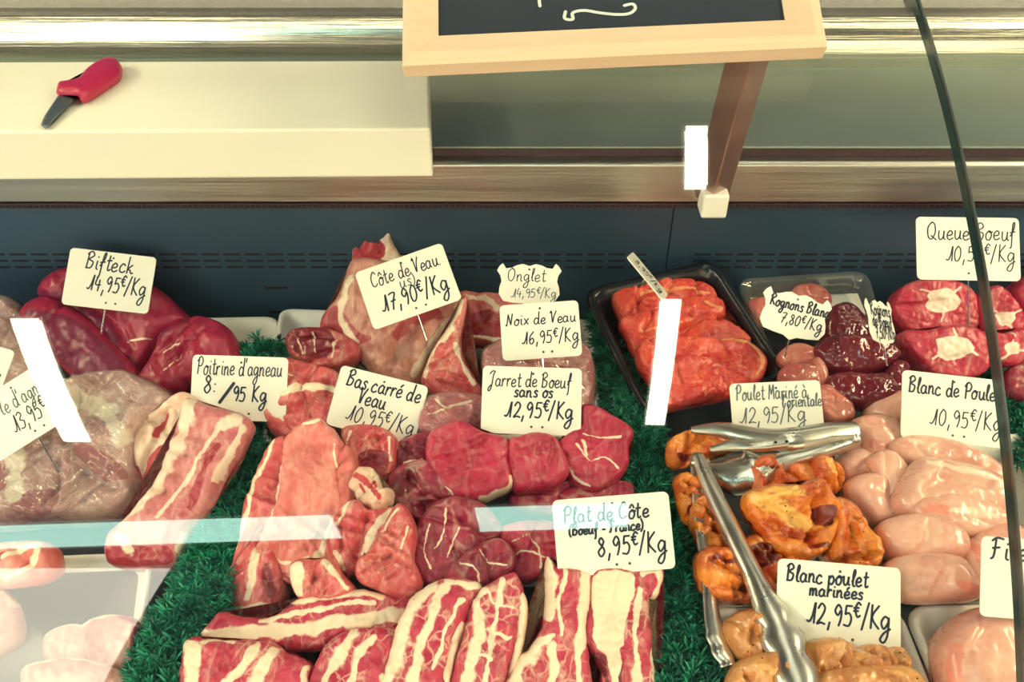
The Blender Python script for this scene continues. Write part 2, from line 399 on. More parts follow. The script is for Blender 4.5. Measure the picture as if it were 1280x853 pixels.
def lump(name, label, cat, poly, z, tilt=20, h=0.02, hb=0.02, mat='beef', r=None, fats=(), darks=(), creases=(), wob=0.22, fine=0.0012,
         seed=0, s=0.0024, group=None, parent=None, rim=0.0, smooth=True, jag=0.0, film=None, grow=None, yaw=0.0, dome=0.0, flat=3.0):
    """a rounded piece whose middle outline is POLY (traced), lying in a plane through height Z that leans TILT degrees towards the customer.
    H/HB thickness above/below that plane, R the rounding of its edge, FATS/DARKS pigment lines, CREASES grooves."""
    s = (0.0017 if mat in ('beef', 'beef_dark') else s) * 0.74
    if grow is None: grow = GROW.get(mat, 0.002)
    auto = AUTO.get(mat, (0, 0.0)); rnd = random.Random(seed + 77)
    poly = np.asarray(poly, float)
    c = poly.mean(0)
    P0 = at_z(c[0], c[1], z)
    t = math.radians(tilt); yw = math.radians(yaw)
    R3 = np.array(Matrix.Rotation(yw, 3, 'Z') @ Matrix.Rotation(t, 3, 'X'))
    ex, ey, n = R3[:, 0], R3[:, 1], R3[:, 2]
    def to_plane(P):
        out = []
        for x, y in np.atleast_2d(P):
            d = raydir(x, y); k = (P0 @ n) / (d @ n); q = d * k - P0
            out.append((q @ ex, q @ ey))
        return np.array(out)
    B = resample(catmull(to_plane(poly), 8) if smooth else to_plane(poly), s)
    tg = np.roll(B, -1, 0) - np.roll(B, 1, 0); nm = np.stack([tg[:, 1], -tg[:, 0]], 1); nm /= np.linalg.norm(nm, axis=1)[:, None] + 1e-9
    if (B[:, 0] * np.roll(B[:, 1], -1) - np.roll(B[:, 0], -1) * B[:, 1]).sum() < 0: nm = -nm
    if grow and parent is None: B = B + nm * grow
    if jag > 0:
        nn = len(B); ang = np.arange(nn)
        off = np.array([noise.noise((B[i, 0] * 150, B[i, 1] * 150, seed * 3.1)) for i in range(nn)]) * jag
        tg = np.roll(B, -1, 0) - np.roll(B, 1, 0); nm = np.stack([tg[:, 1], -tg[:, 0]], 1); nm /= np.linalg.norm(nm, axis=1)[:, None] + 1e-9
        B = B + nm * off[:, None]
    lo, hi = B.min(0), B.max(0)
    gx = np.arange(lo[0], hi[0], s); gy = np.arange(lo[1], hi[1], s * 0.866)
    G = np.array([(x + (0.5 * s if j % 2 else 0), y) for j, y in enumerate(gy) for x in gx])
    G = G[inside(G, B)]
    dg = seg_dist(G, B, True)
    k = dg > 0.5 * s; G, dg = G[k], dg[k]
    nb = len(B)
    P = np.vstack([B, G]); D = np.r_[np.zeros(nb), dg]
    res = delaunay_2d_cdt([Vector(p) for p in P], [(i, (i + 1) % nb) for i in range(nb)], [], 1, 1e-7, True)
    vs, tris, orig = res[0], res[2], res[3]
    idx = [o[0] if o else -1 for o in orig]
    XY = np.array([(v[0], v[1]) for v in vs]); DD = np.array([D[i] if i >= 0 else 0.0 for i in idx])
    dm = max(DD.max(), 1e-4)
    rr = min(r if r else EDGE.get(mat, 0.0078), 0.9 * dm)
    q = np.clip(DD / rr, 0, 1); f = np.sqrt(np.clip(1 - (1 - q) ** flat, 0, 1))
    so = seed * 7.31
    w1 = np.array([noise.noise((x * 26 + so, y * 26, so)) for x, y in XY])
    w2 = np.array([noise.noise((x * 75, y * 75 + so, so)) for x, y in XY])
    w3 = np.array([noise.noise((x * 210, y * 210, so)) for x, y in XY])
    rg = np.array([1 - 2 * abs(noise.noise((x * 48 + so, y * 34 - so, 2 * so))) for x, y in XY])
    cen = XY.mean(0); r2 = ((XY - cen) ** 2); r2 = (r2 / (r2.max(0) + 1e-9)).sum(1); bulge = 0.62 + 0.38 * np.clip(1 - r2 * 0.6, 0, 1)
    up = h * bulge * f * (1 + wob * w1 * 1.6 + wob * 0.55 * (rg - 0.4)) + f * (wob * 0.28 * h * w2 + fine * w3) + dome * f * (1 - ((XY - XY.mean(0)) ** 2).sum(1) / ((XY - XY.mean(0)) ** 2).sum(1).max())
    dn = -hb * f * (1 + 0.2 * w1)
    for pts, wd, dp in creases:
        d = seg_dist(XY, catmull(to_plane(pts), 5, False) if len(pts) > 2 else to_plane(pts))
        up = up - dp * f * np.exp(-(d / (wd * 0.0007)) ** 2)
    ext = B.max(0) - B.min(0); L0 = float(np.hypot(*ext))
    for k in range(auto[0]):
        a = rnd.uniform(0, math.pi); o_ = cen + np.array([rnd.uniform(-.32, .32) * ext[0], rnd.uniform(-.32, .32) * ext[1]])
        dr = np.array([math.cos(a), math.sin(a)]); pr = np.array([-dr[1], dr[0]]); ln = L0 * rnd.uniform(.18, .42); bw = rnd.uniform(-.18, .18) * ln
        cv = catmull([o_ - dr * ln / 2, o_ + pr * bw, o_ + dr * ln / 2], 6, False)
        dd = XY - cv[0]
        warp = 0.0016 * np.array([noise.noise((x * 90 + k * 9, y * 90, so)) for x, y in XY])
        d = np.maximum(seg_dist(XY, cv) + warp, 0); side = np.sign((XY - o_) @ pr)
        up = up - auto[1] * f * np.exp(-(d / rnd.uniform(.0016, .0036)) ** 2) + side * auto[1] * .55 * f * np.exp(-(d / .009) ** 2)
    fatk = 1.25 if mat == 'rib' else 1.0; wk = 1.8 if mat == 'rib' else 1.0
    WX = np.stack([XY[:, 0] + wk * .0016 * np.array([noise.noise((x * 95, y * 95, so + 3)) for x, y in XY]) + .0008 * np.array([noise.noise((x * 320, y * 320, so + 4)) for x, y in XY]),
                   XY[:, 1] + wk * .0016 * np.array([noise.noise((x * 95, y * 95, so + 13)) for x, y in XY]) + .0008 * np.array([noise.noise((x * 320, y * 320, so + 14)) for x, y in XY])], 1)
    WW = 0.95 + 0.8 * np.array([noise.noise((x * 70, y * 70, so + 23)) for x, y in XY])
    def paint(items):
        a = np.zeros(len(XY))
        for it in items:
            if it[0] == 'rim':      # pigment near the edge: ('rim', width_px)
                v = 1 - DD / (it[1] * 0.0007)
                a = np.maximum(a, np.clip(v * 0.8 + 0.3, 0, 1)); continue
            if it[0] == 'poly':     # ('poly', pts)
                pp = catmull(to_plane(it[1]), 5)
                ins = inside(WX, pp); d = seg_dist(WX, pp, True) / 0.003
                a = np.maximum(a, np.clip(np.where(ins, 0.5 + d, 0.5 - d), 0, 1)); continue
            pts, wd = it
            pl = to_plane(pts)
            d = seg_dist(WX, catmull(pl, 5, False) if len(pts) > 2 else pl)
            w_ = np.maximum(wd * 0.00074 * fatk, 0.95 * s)
            a = np.maximum(a, np.clip(1.08 - d / (w_ * WW), 0, 1))
        return a
    fa, da = paint(fats), paint(darks)
    nv = len(XY)
    onb = DD < 1e-9
    bot = np.full(nv, -1); kk = nv; vv = [(x, y, z_) for (x, y), z_ in zip(XY, up)]
    for i in range(nv):
        if onb[i]: bot[i] = i
        else: bot[i] = kk; kk += 1; vv.append((XY[i, 0], XY[i, 1], dn[i]))
    for i in range(nv):
        if onb[i]: vv[i] = (XY[i, 0], XY[i, 1], 0.0)
    fc = []
    for tr in tris:
        fc.append(tuple(tr)); fc.append(tuple(int(bot[i]) for i in reversed(tr)))
    me = bpy.data.meshes.new(name); me.from_pydata(vv, [], fc)
    # make sure faces point up on the top
    me.update()
    if me.polygons and me.polygons[0].normal.z < 0: me.flip_normals()
    me.materials.append(M[mat])
    me.polygons.foreach_set('use_smooth', [True] * len(me.polygons))
    full_f = np.zeros(len(vv)); full_d = np.zeros(len(vv)); full_f[:nv] = fa; full_d[:nv] = da
    for i in range(nv):
        full_f[bot[i]] = fa[i]; full_d[bot[i]] = da[i]
    for nm, arr in (('fat', full_f), ('dark', full_d)):
        at = me.attributes.new(nm, 'FLOAT', 'POINT'); at.data.foreach_set('value', arr.astype(np.float32))
    o = bpy.data.objects.new(name, me)
    o.matrix_world = Matrix.LocRotScale(Vector(P0), Matrix(R3.tolist()).to_euler(), (1, 1, 1))
    COL.objects.link(o)
    if parent is not None:
        o.parent = parent; o.matrix_parent_inverse = parent_world(parent).inverted()
    setp(o, label, cat, group)
    if film:
        # a wrinkled skin of cling film standing just off the meat
        off = []
        for i, v in enumerate(vv):
            sgn = 1 if i < nv else -1
            if i < nv and onb[i]:
                g = XY[i] - XY.mean(0); L = np.linalg.norm(g) + 1e-9
                off.append((v[0] + g[0] / L * 0.003, v[1] + g[1] / L * 0.003, 0.0))
            else:
                wr = abs(noise.noise((v[0] * 60 + v[1] * 90, v[1] * 22 - v[0] * 15, so + 5))) * 0.009
                off.append((v[0], v[1], v[2] + sgn * (0.002 + wr)))
        fo = mesh_obj('cling_film', off, [tuple(p.vertices) for p in me.polygons], M['film'])
        fo.parent = o
        fo['label'] = 'clear wrinkled cling film'
    return o

# ---------------------------------------------------------------- setting: shop room
ROOM_H = 1.25
def struct(name, geo, mat):
    o = mesh_obj(name, geo[0], geo[1], mat, smooth=False); o['kind'] = 'structure'; return o
struct('ceiling', box_geo(-3.2, 3.2, -1.75, 3.4, ROOM_H, ROOM_H + 0.1), M['ceiling'])
struct('floor', box_geo(-3.2, 3.2, -1.75, 3.4, -1.75, -1.65), M['floor'])
# shop-front wall, with one added wide low key-light pane and one tall pane beside the door
WY = -1.62
struct('wall_front', join_geo([
    box_geo(-3.2, 3.2, WY - 0.1, WY, -1.65, -1.15), box_geo(-1.25, 3.2, WY - 0.1, WY, 0.22, ROOM_H),
    box_geo(-2.45, -1.25, WY - 0.1, WY, 0.22, 0.30), box_geo(-2.45, -1.25, WY - 0.1, WY, 1.16, ROOM_H), box_geo(-3.2, -2.45, WY - 0.1, WY, 0.22, ROOM_H),
    box_geo(-3.2, -2.4, WY - 0.1, WY, -1.15, 0.22), box_geo(2.4, 3.2, WY - 0.1, WY, -1.15, 0.22)]), M['wall'])
w1 = struct('key_light_window', join_geo([box_geo(-2.4, 2.4, WY - 0.06, WY - 0.04, -1.15, 0.22)]), emit('key_light_pane', C_KEY, L_KEY))  # unseen pane added as frontal key light, kept out of the glass reflections
w2 = struct('window_2', box_geo(-2.45, -1.25, WY - 0.06, WY - 0.04, 0.30, 1.16), emit('daylit_tall_pane', (1.0, 0.95, 0.78), L_HIGH))
tube_m = emit('tube_light', C_TUBE, L_TUBE)
band_m = emit('strip_light', C_BAND, L_BAND)
def ceiling_lamp(p0, p1, wid, label, mat, group):
    a, b = Vector((*p0, ROOM_H)), Vector((*p1, ROOM_H))
    t = empty('ceiling_light', (a + b) / 2, label, 'lamp', group)
    d = (b - a).normalized(); sd = Vector((-d.y, d.x, 0)) * (wid / 2)
    up = Vector((0, 0, 1))
    def bx(wd, z0, z1, ext):
        s2 = sd * wd; A = a - d * ext; Bq = b + d * ext
        v = [A - s2 + up * z0, A + s2 + up * z0, Bq + s2 + up * z0, Bq - s2 + up * z0, A - s2 + up * z1, A + s2 + up * z1, Bq + s2 + up * z1, Bq - s2 + up * z1]
        return v, [(0, 1, 2, 3), (7, 6, 5, 4), (0, 4, 5, 1), (1, 5, 6, 2), (2, 6, 7, 3), (3, 7, 4, 0)]
    g = bx(1.25, -0.03, 0.0, 0.02); mesh_obj('housing', *g, M['housing'], t, smooth=False)
    g = bx(1.0, -0.04, -0.031, 0.0); mesh_obj('diffuser', *g, mat, t, smooth=False)
ceiling_lamp((-1.35, -0.66), (-1.35, 0.05), 0.075, 'slim bright ceiling tube mirrored across the lamb side of the case glass', tube_m, None)
ceiling_lamp((0.435, -0.55), (0.435, 0.15), 0.055, 'slim bright ceiling tube mirrored over the black tray of marinated steaks', tube_m, None)
ceiling_lamp((0.485, 0.72), (0.485, 1.02), 0.055, 'short bright ceiling tube mirrored beside the glass strut', tube_m, None)
ceiling_lamp((-2.1, -1.44), (-0.62, -1.32), 0.20, 'long pale ceiling light strip mirrored across the lamb pieces', band_m, None)
ceiling_lamp((-0.12, -1.26), (0.40, -1.22), 0.20, 'short pale ceiling light strip mirrored across the beef pieces', band_m, None)

side_fill_m = emit('added_side_light', C_KEY, 56.0)  # two unseen lamps added for more light from above and both sides
ceiling_lamp((2.25, -0.9), (2.25, 1.3), 0.34, 'unseen wide ceiling lamp added to light the chicken end', side_fill_m, None)
ceiling_lamp((-2.75, -0.9), (-2.75, 1.3), 0.34, 'unseen wide ceiling lamp added to light the lamb end', side_fill_m, None)

# ---------------------------------------------------------------- the refrigerated display case (one thing with parts)
DZ = -0.735          # deck
BY = 0.90            # back panel
GX = 0.387           # joint of the two front panes
XL, XR = -1.5, 1.5
case = empty('display_case', (0, BY, DZ), 'refrigerated butcher display case of steel with a curved glass front', 'display case')
def cpart(name, geo, mat, smooth=False, parent=None):
    return mesh_obj(name, geo[0], geo[1], mat, parent or case, smooth=smooth)
bevel(cpart('deck', box_geo(XL, XR, 0.30, BY, DZ - 0.03, DZ), M['deck']), 0.003)
cpart('base_cabinet', box_geo(XL, XR, 0.27, 1.16, -1.65, DZ - 0.03), M['steel'])
sl = []
x = XL + 0.02; k = 0
while x < XR - 0.03:
    if not (0.185 < x + 0.011 < 0.197) and not (0.165 < x < 0.20):
        for zz in (-0.6165, -0.6260, -0.6355):
            sl.append(box_geo(x, x + 0.0205, BY - 0.0006, BY + 0.004, zz - 0.0014, zz + 0.0014))
    x += 0.0262
for (px, py) in ((345, 360), (350, 390)):
    q = at_y(px, py, BY); sl.append(box_geo(q[0] - 0.014, q[0] + 0.014, BY - 0.0006, BY + 0.004, q[2] - 0.0018, q[2] + 0.0018))
def two_mat(name, base, extra, m0, m1):
    g = join_geo(base + extra); o = cpart(name, g, m0); o.data.materials.append(m1)
    nb = sum(len(q[1]) for q in base)
    o.data.polygons.foreach_set('material_index', [0 if i < nb else 1 for i in range(len(g[1]))]); return o
two_mat('back_panel', [box_geo(XL, 0.190, BY, BY + 0.012, DZ, -0.535), box_geo(0.1915, XR, BY, BY + 0.012, DZ, -0.535)], sl, M['back'], M['slot'])
# folded lip with fine holes under the fascia
hl = []
x = XL + 0.01
while x < XR:
    hl.append(box_geo(x, x + 0.004, BY - 0.0148, BY - 0.01, -0.5415, -0.5385)); x += 0.0066
two_mat('perforated_lip', [extrude_x([(BY, -0.536), (BY - 0.014, -0.536), (BY - 0.014, -0.543), (BY, -0.546)], XL, XR)], hl, M['recess'], M['slot'])
bevel(cpart('fascia', extrude_x([(0.885, -0.534), (0.885, -0.486), (0.888, -0.483), (0.905, -0.483), (0.905, -0.534)], XL, XR), M['steel']), 0.0015)
cpart('recess_strip', extrude_x([(0.899, -0.483), (0.899, -0.4712), (0.915, -0.4712), (0.915, -0.483)], XL, XR), M['recess'])
bevel(cpart('worktop', box_geo(XL, XR, 0.897, 1.125, -0.4725, -0.4695), M['worktop']), 0.0015)
# rolled upstand at the back of the worktop
pr = []
y0, z0 = 1.113, -0.4695
prof = [(y0, z0)] + [(y0 + 0.052 - 0.052 * math.cos(a), z0 + 0.012 + 0.064 * math.sin(a)) for a in np.linspace(0, math.pi / 2, 14)]
back = [(y + 0.004, z - 0.003) for y, z in reversed(prof)]
cpart('rolled_upstand', extrude_x(prof + back, XL, XR), M['steel_bright'], smooth=False)
zt = prof[-1][1]; yt = prof[-1][0]
bevel(cpart('top_rail', box_geo(XL, XR, yt - 0.002, yt + 0.06, zt - 0.004, zt + 0.012), M['strut']), 0.003)
cpart('rear_ledge', box_geo(XL, XR, yt + 0.06, yt + 0.35, zt - 0.004, zt + 0.004), M['worktop'])

# curved glass front
GCY, GCZ, GR = 1.29869, -1.53051, 1.31181
def glass_pane(x0, x1, edge):
    t0 = 0.009
    ang = np.linspace(math.atan2(-0.735 - GCZ, -1), math.radians(88), 60)
    a0 = math.acos(max(-1, min(1, (0.293 - GCY) / GR)))       # bottom, at Y ~ .29
    a1 = math.acos((0.955 - GCY) / GR)
    v, f, n = [], [], 48
    for i in range(n + 1):
        a = a0 + (a1 - a0) * i / n
        for rr in (GR, GR - t0):
            yy, zz = GCY + rr * math.cos(a), GCZ + rr * math.sin(a)
            v += [(x0, yy, zz), (x1, yy, zz)]
    mats = []
    for i in range(n):
        b = 4 * i; c = b + 4
        f.append((b, b + 1, c + 1, c)); mats.append(0)
        f.append((b + 3, b + 2, c + 2, c + 3)); mats.append(0)
        f.append((b + 2, b, c, c + 2)); mats.append(1)
        f.append((b + 1, b + 3, c + 3, c + 1)); mats.append(1)
    f.append((0, 2, 3, 1)); mats.append(1)
    b = 4 * n; f.append((b, b + 1, b + 3, b + 2)); mats.append(1)
    vv, ff = [], []
    shared = {}
    for q, mi in zip(f, mats):
        if mi == 0:
            ids = []
            for i in q:
                if i not in shared: shared[i] = len(vv); vv.append(v[i])
                ids.append(shared[i])
            ff.append(tuple(ids))
        else:
            k = len(vv); vv += [v[i] for i in q]; ff.append(tuple(range(k, k + 4)))
    o = cpart('glass_pane', (vv, ff), M['glass'], smooth=False)
    o.data.materials.append(edge)
    o.data.polygons.foreach_set('material_index', mats)
    sm = [m == 0 for m in mats]; o.data.polygons.foreach_set('use_smooth', sm)
    return o
glass_pane(XL, GX - 0.0012, M['glass_edge'])
glass_pane(GX + 0.0032, XR, M['glass_edge_glint'])

# square strut that carries the glass
def glass_under(px, py, gap=0.0115):
    d = raydir(px, py); rr = GR - gap
    a, b, c = d[1] ** 2 + d[2] ** 2, -2 * (d[1] * GCY + d[2] * GCZ), GCY ** 2 + GCZ ** 2 - rr * rr
    return Vector(d * ((-b - math.sqrt(b * b - 4 * a * c)) / 2 / a))
st0, st1 = Vector((0.2276, 0.888, -0.527)), glass_under(939, 58)
dv = (st1 - st0).normalized(); s1_ = Vector((1, 0, 0)); s2_ = dv.cross(s1_).normalized(); a_ = math.radians(38); sx = (s1_ * math.cos(a_) + s2_ * math.sin(a_)) * 0.0150; sy = (s2_ * math.cos(a_) - s1_ * math.sin(a_)) * 0.0150
def prism(a, b, s1, s2):
    v = [a - s1 - s2, a + s1 - s2, a + s1 + s2, a - s1 + s2, b - s1 - s2, b + s1 - s2, b + s1 + s2, b - s1 + s2]
    return v, [(3, 2, 1, 0), (4, 5, 6, 7), (0, 1, 5, 4), (1, 2, 6, 5), (2, 3, 7, 6), (3, 0, 4, 7)]
strut = bevel(cpart('glass_strut', prism(st0, st1, sx, sy), M['strut']), 0.002)
fo = cpart('strut_foot', box_geo(0.2276 - 0.0145, 0.2276 + 0.0145, 0.856, 0.8848, -0.538, -0.508), M['white_plastic'], parent=strut)
bevel(fo, 0.003, 3); fo['label'] = 'small cream plastic end block'
# tube lamp of the case, above the frame under the glass top
lt = Vector((0, 0.94, -0.20))
lam = []
ca = cpart('case_lamp', box_geo(-1.3, 1.3, 0.915, 0.965, -0.185, -0.165), M['housing'])
tb, tf = [], []
n = 12
for i in range(n):
    a = 2 * math.pi * i / n
    tb += [(-1.28, 0.94 + 0.013 * math.cos(a), -0.20 + 0.013 * math.sin(a)), (1.28, 0.94 + 0.013 * math.cos(a), -0.20 + 0.013 * math.sin(a))]
tf = [(2 * i, 2 * ((i + 1) % n), 2 * ((i + 1) % n) + 1, 2 * i + 1) for i in range(n)]
cpart('lamp_tube', (tb, tf), emit('case_tube', C_CASE, L_CASE), smooth=True, parent=ca)

# ---------------------------------------------------------------- cutting board and knife
BT, BB = -0.4135, -0.4694
cb = mesh_obj('cutting_board', *(lambda v: (v, [(0, 3, 2, 1), (4, 5, 6, 7), (0, 1, 5, 4), (1, 2, 6, 5), (2, 3, 7, 6), (3, 0, 4, 7)]))(
    [(-1.0, 0.815, BB), (-0.083, 0.829, BB), (-0.098, 1.003, BB), (-1.0, 0.995, BB), (-1.0, 0.815, BT), (-0.083, 0.829, BT), (-0.098, 1.003, BT), (-1.0, 0.995, BT)]), M['board'], smooth=False)
bevel(cb, 0.003, 3)
setp(cb, 'thick cream plastic cutting board on the steel worktop', 'cutting board')
kz = BT + 0.008
kn = empty('kitchen_knife', tuple(at_z(105, 115, BT)), 'small curved knife with a red handle on the cream cutting board', 'knife')
lump('handle', None, None, [(123, 80), (135, 76), (148, 77), (153, 87), (149, 96), (130, 110), (112, 121), (101, 125), (96, 120), (73, 118), (71, 112), (75, 106), (96, 103), (108, 91)],
     kz, 0, 0.008, 0.008, 'red_handle', parent=kn, wob=0.05, fine=0.0, s=0.003, seed=3)['label'] = 'red plastic handle'
lump('blade', None, None, [(74, 118), (98, 121), (81, 138), (69, 150), (62, 159), (57, 161), (51, 156), (55, 146), (64, 132)],
     BT + 0.004, 3, 0.0012, 0.0012, 'blade', parent=kn, wob=0, fine=0, s=0.003, r=0.002, smooth=False)['label'] = 'dull grey curved blade'

# ---------------------------------------------------------------- chalkboard sign lying on the glass
def chalkboard():
    w, hgt = 0.378, 0.27
    el = math.radians(31)
    bl = at_d(502, 79, 0.782); br = at_d(1036, 55, 0.776)
    ex = Vector(br - bl).normalized(); ey = Vector((0, math.cos(el), math.sin(el))); ey = (ey - ex * ey.dot(ex)).normalized(); nz = ex.cross(ey)
    w = (Vector(br) - Vector(bl)).length
    o = empty('chalkboard_sign', tuple(bl), 'wood framed chalkboard with pale chalk strokes lying on the case glass', 'sign')
    R = Matrix((ex, ey, nz)).transposed()
    o.rotation_euler = R.to_euler()
    fw, th = 0.032, 0.020
    # frame: four mitred mouldings with a rounded lip in one mesh
    ring = [(0.0, -th), (0.0, -0.004), (0.004, 0.0), (0.010, 0.0015), (0.022, -0.002), (fw, -0.006), (fw, -th)]
    corners = [(0, 0), (w, 0), (w, hgt), (0, hgt)]; sgn = [(1, 1), (-1, 1), (-1, -1), (1, -1)]
    v, f = [], []
    for (cx, cy), (sx_, sy_) in zip(corners, sgn):
        for (i, zz) in ring: v.append((cx + sx_ * i, cy + sy_ * i, zz))
    m = len(ring)
    for c in range(4):
        for k in range(m):
            a, b = c * m + k, c * m + (k + 1) % m; a2, b2 = ((c + 1) % 4) * m + k, ((c + 1) % 4) * m + (k + 1) % m
            f.append((a, a2, b2, b))
    def local(name, v, f, mat, sm=False):
        q = mesh_obj(name, v, f, mat, smooth=sm); q.parent = o; return q
    local('frame', v, f, M['wood'])['label'] = 'pale wooden frame'
    s_ = local('slate', *box_geo(fw - 0.004, w - fw + 0.004, fw - 0.004, hgt - fw + 0.004, -0.016, -0.008), M['slate']); s_['label'] = 'black chalk panel'
    def px(x, y):
        d = Vector(raydir(x, y)); org = Vector(bl) + nz * -0.0072
        k = org.dot(nz) / d.dot(nz); q = d * k - Vector(bl); return (q.dot(ex), q.dot(ey))
    for pts in ([(707, 14), (706, 23), (716, 24), (716, 16), (730, 13), (750, 16), (770, 18), (786, 17), (794, 11), (791, 5), (780, 7)], [(675, 8), (674, 0), (674, -10)]):
        loc = catmull([px(*p) for p in pts], 6, False)
        vv, ff = ribbon(loc, 0.0015, -0.0072)
        local('chalk_mark', vv, ff, M['chalk'])
    return o

def ribbon(P, hw, z):
    P = np.asarray(P, float)
    if len(P) < 2: P = np.vstack([P, P + 1e-4])
    t = np.gradient(P, axis=0); t /= np.linalg.norm(t, axis=1)[:, None] + 1e-12
    nm = np.stack([-t[:, 1], t[:, 0]], 1) * hw
    e0, e1 = P[0] - t[0] * hw * 0.8, P[-1] + t[-1] * hw * 0.8
    v = [(e0[0], e0[1], z)]
    for p, q in zip(P, nm): v += [(p[0] + q[0], p[1] + q[1], z), (p[0] - q[0], p[1] - q[1], z)]
    v.append((e1[0], e1[1], z))
    n = len(P); f = [(0, 2, 1)]
    for i in range(n - 1):
        b = 1 + 2 * i; f.append((b, b + 1, b + 3, b + 2))
    f.append((2 * n - 1, 2 * n, 2 * n + 1))
    return v, f
chalkboard()

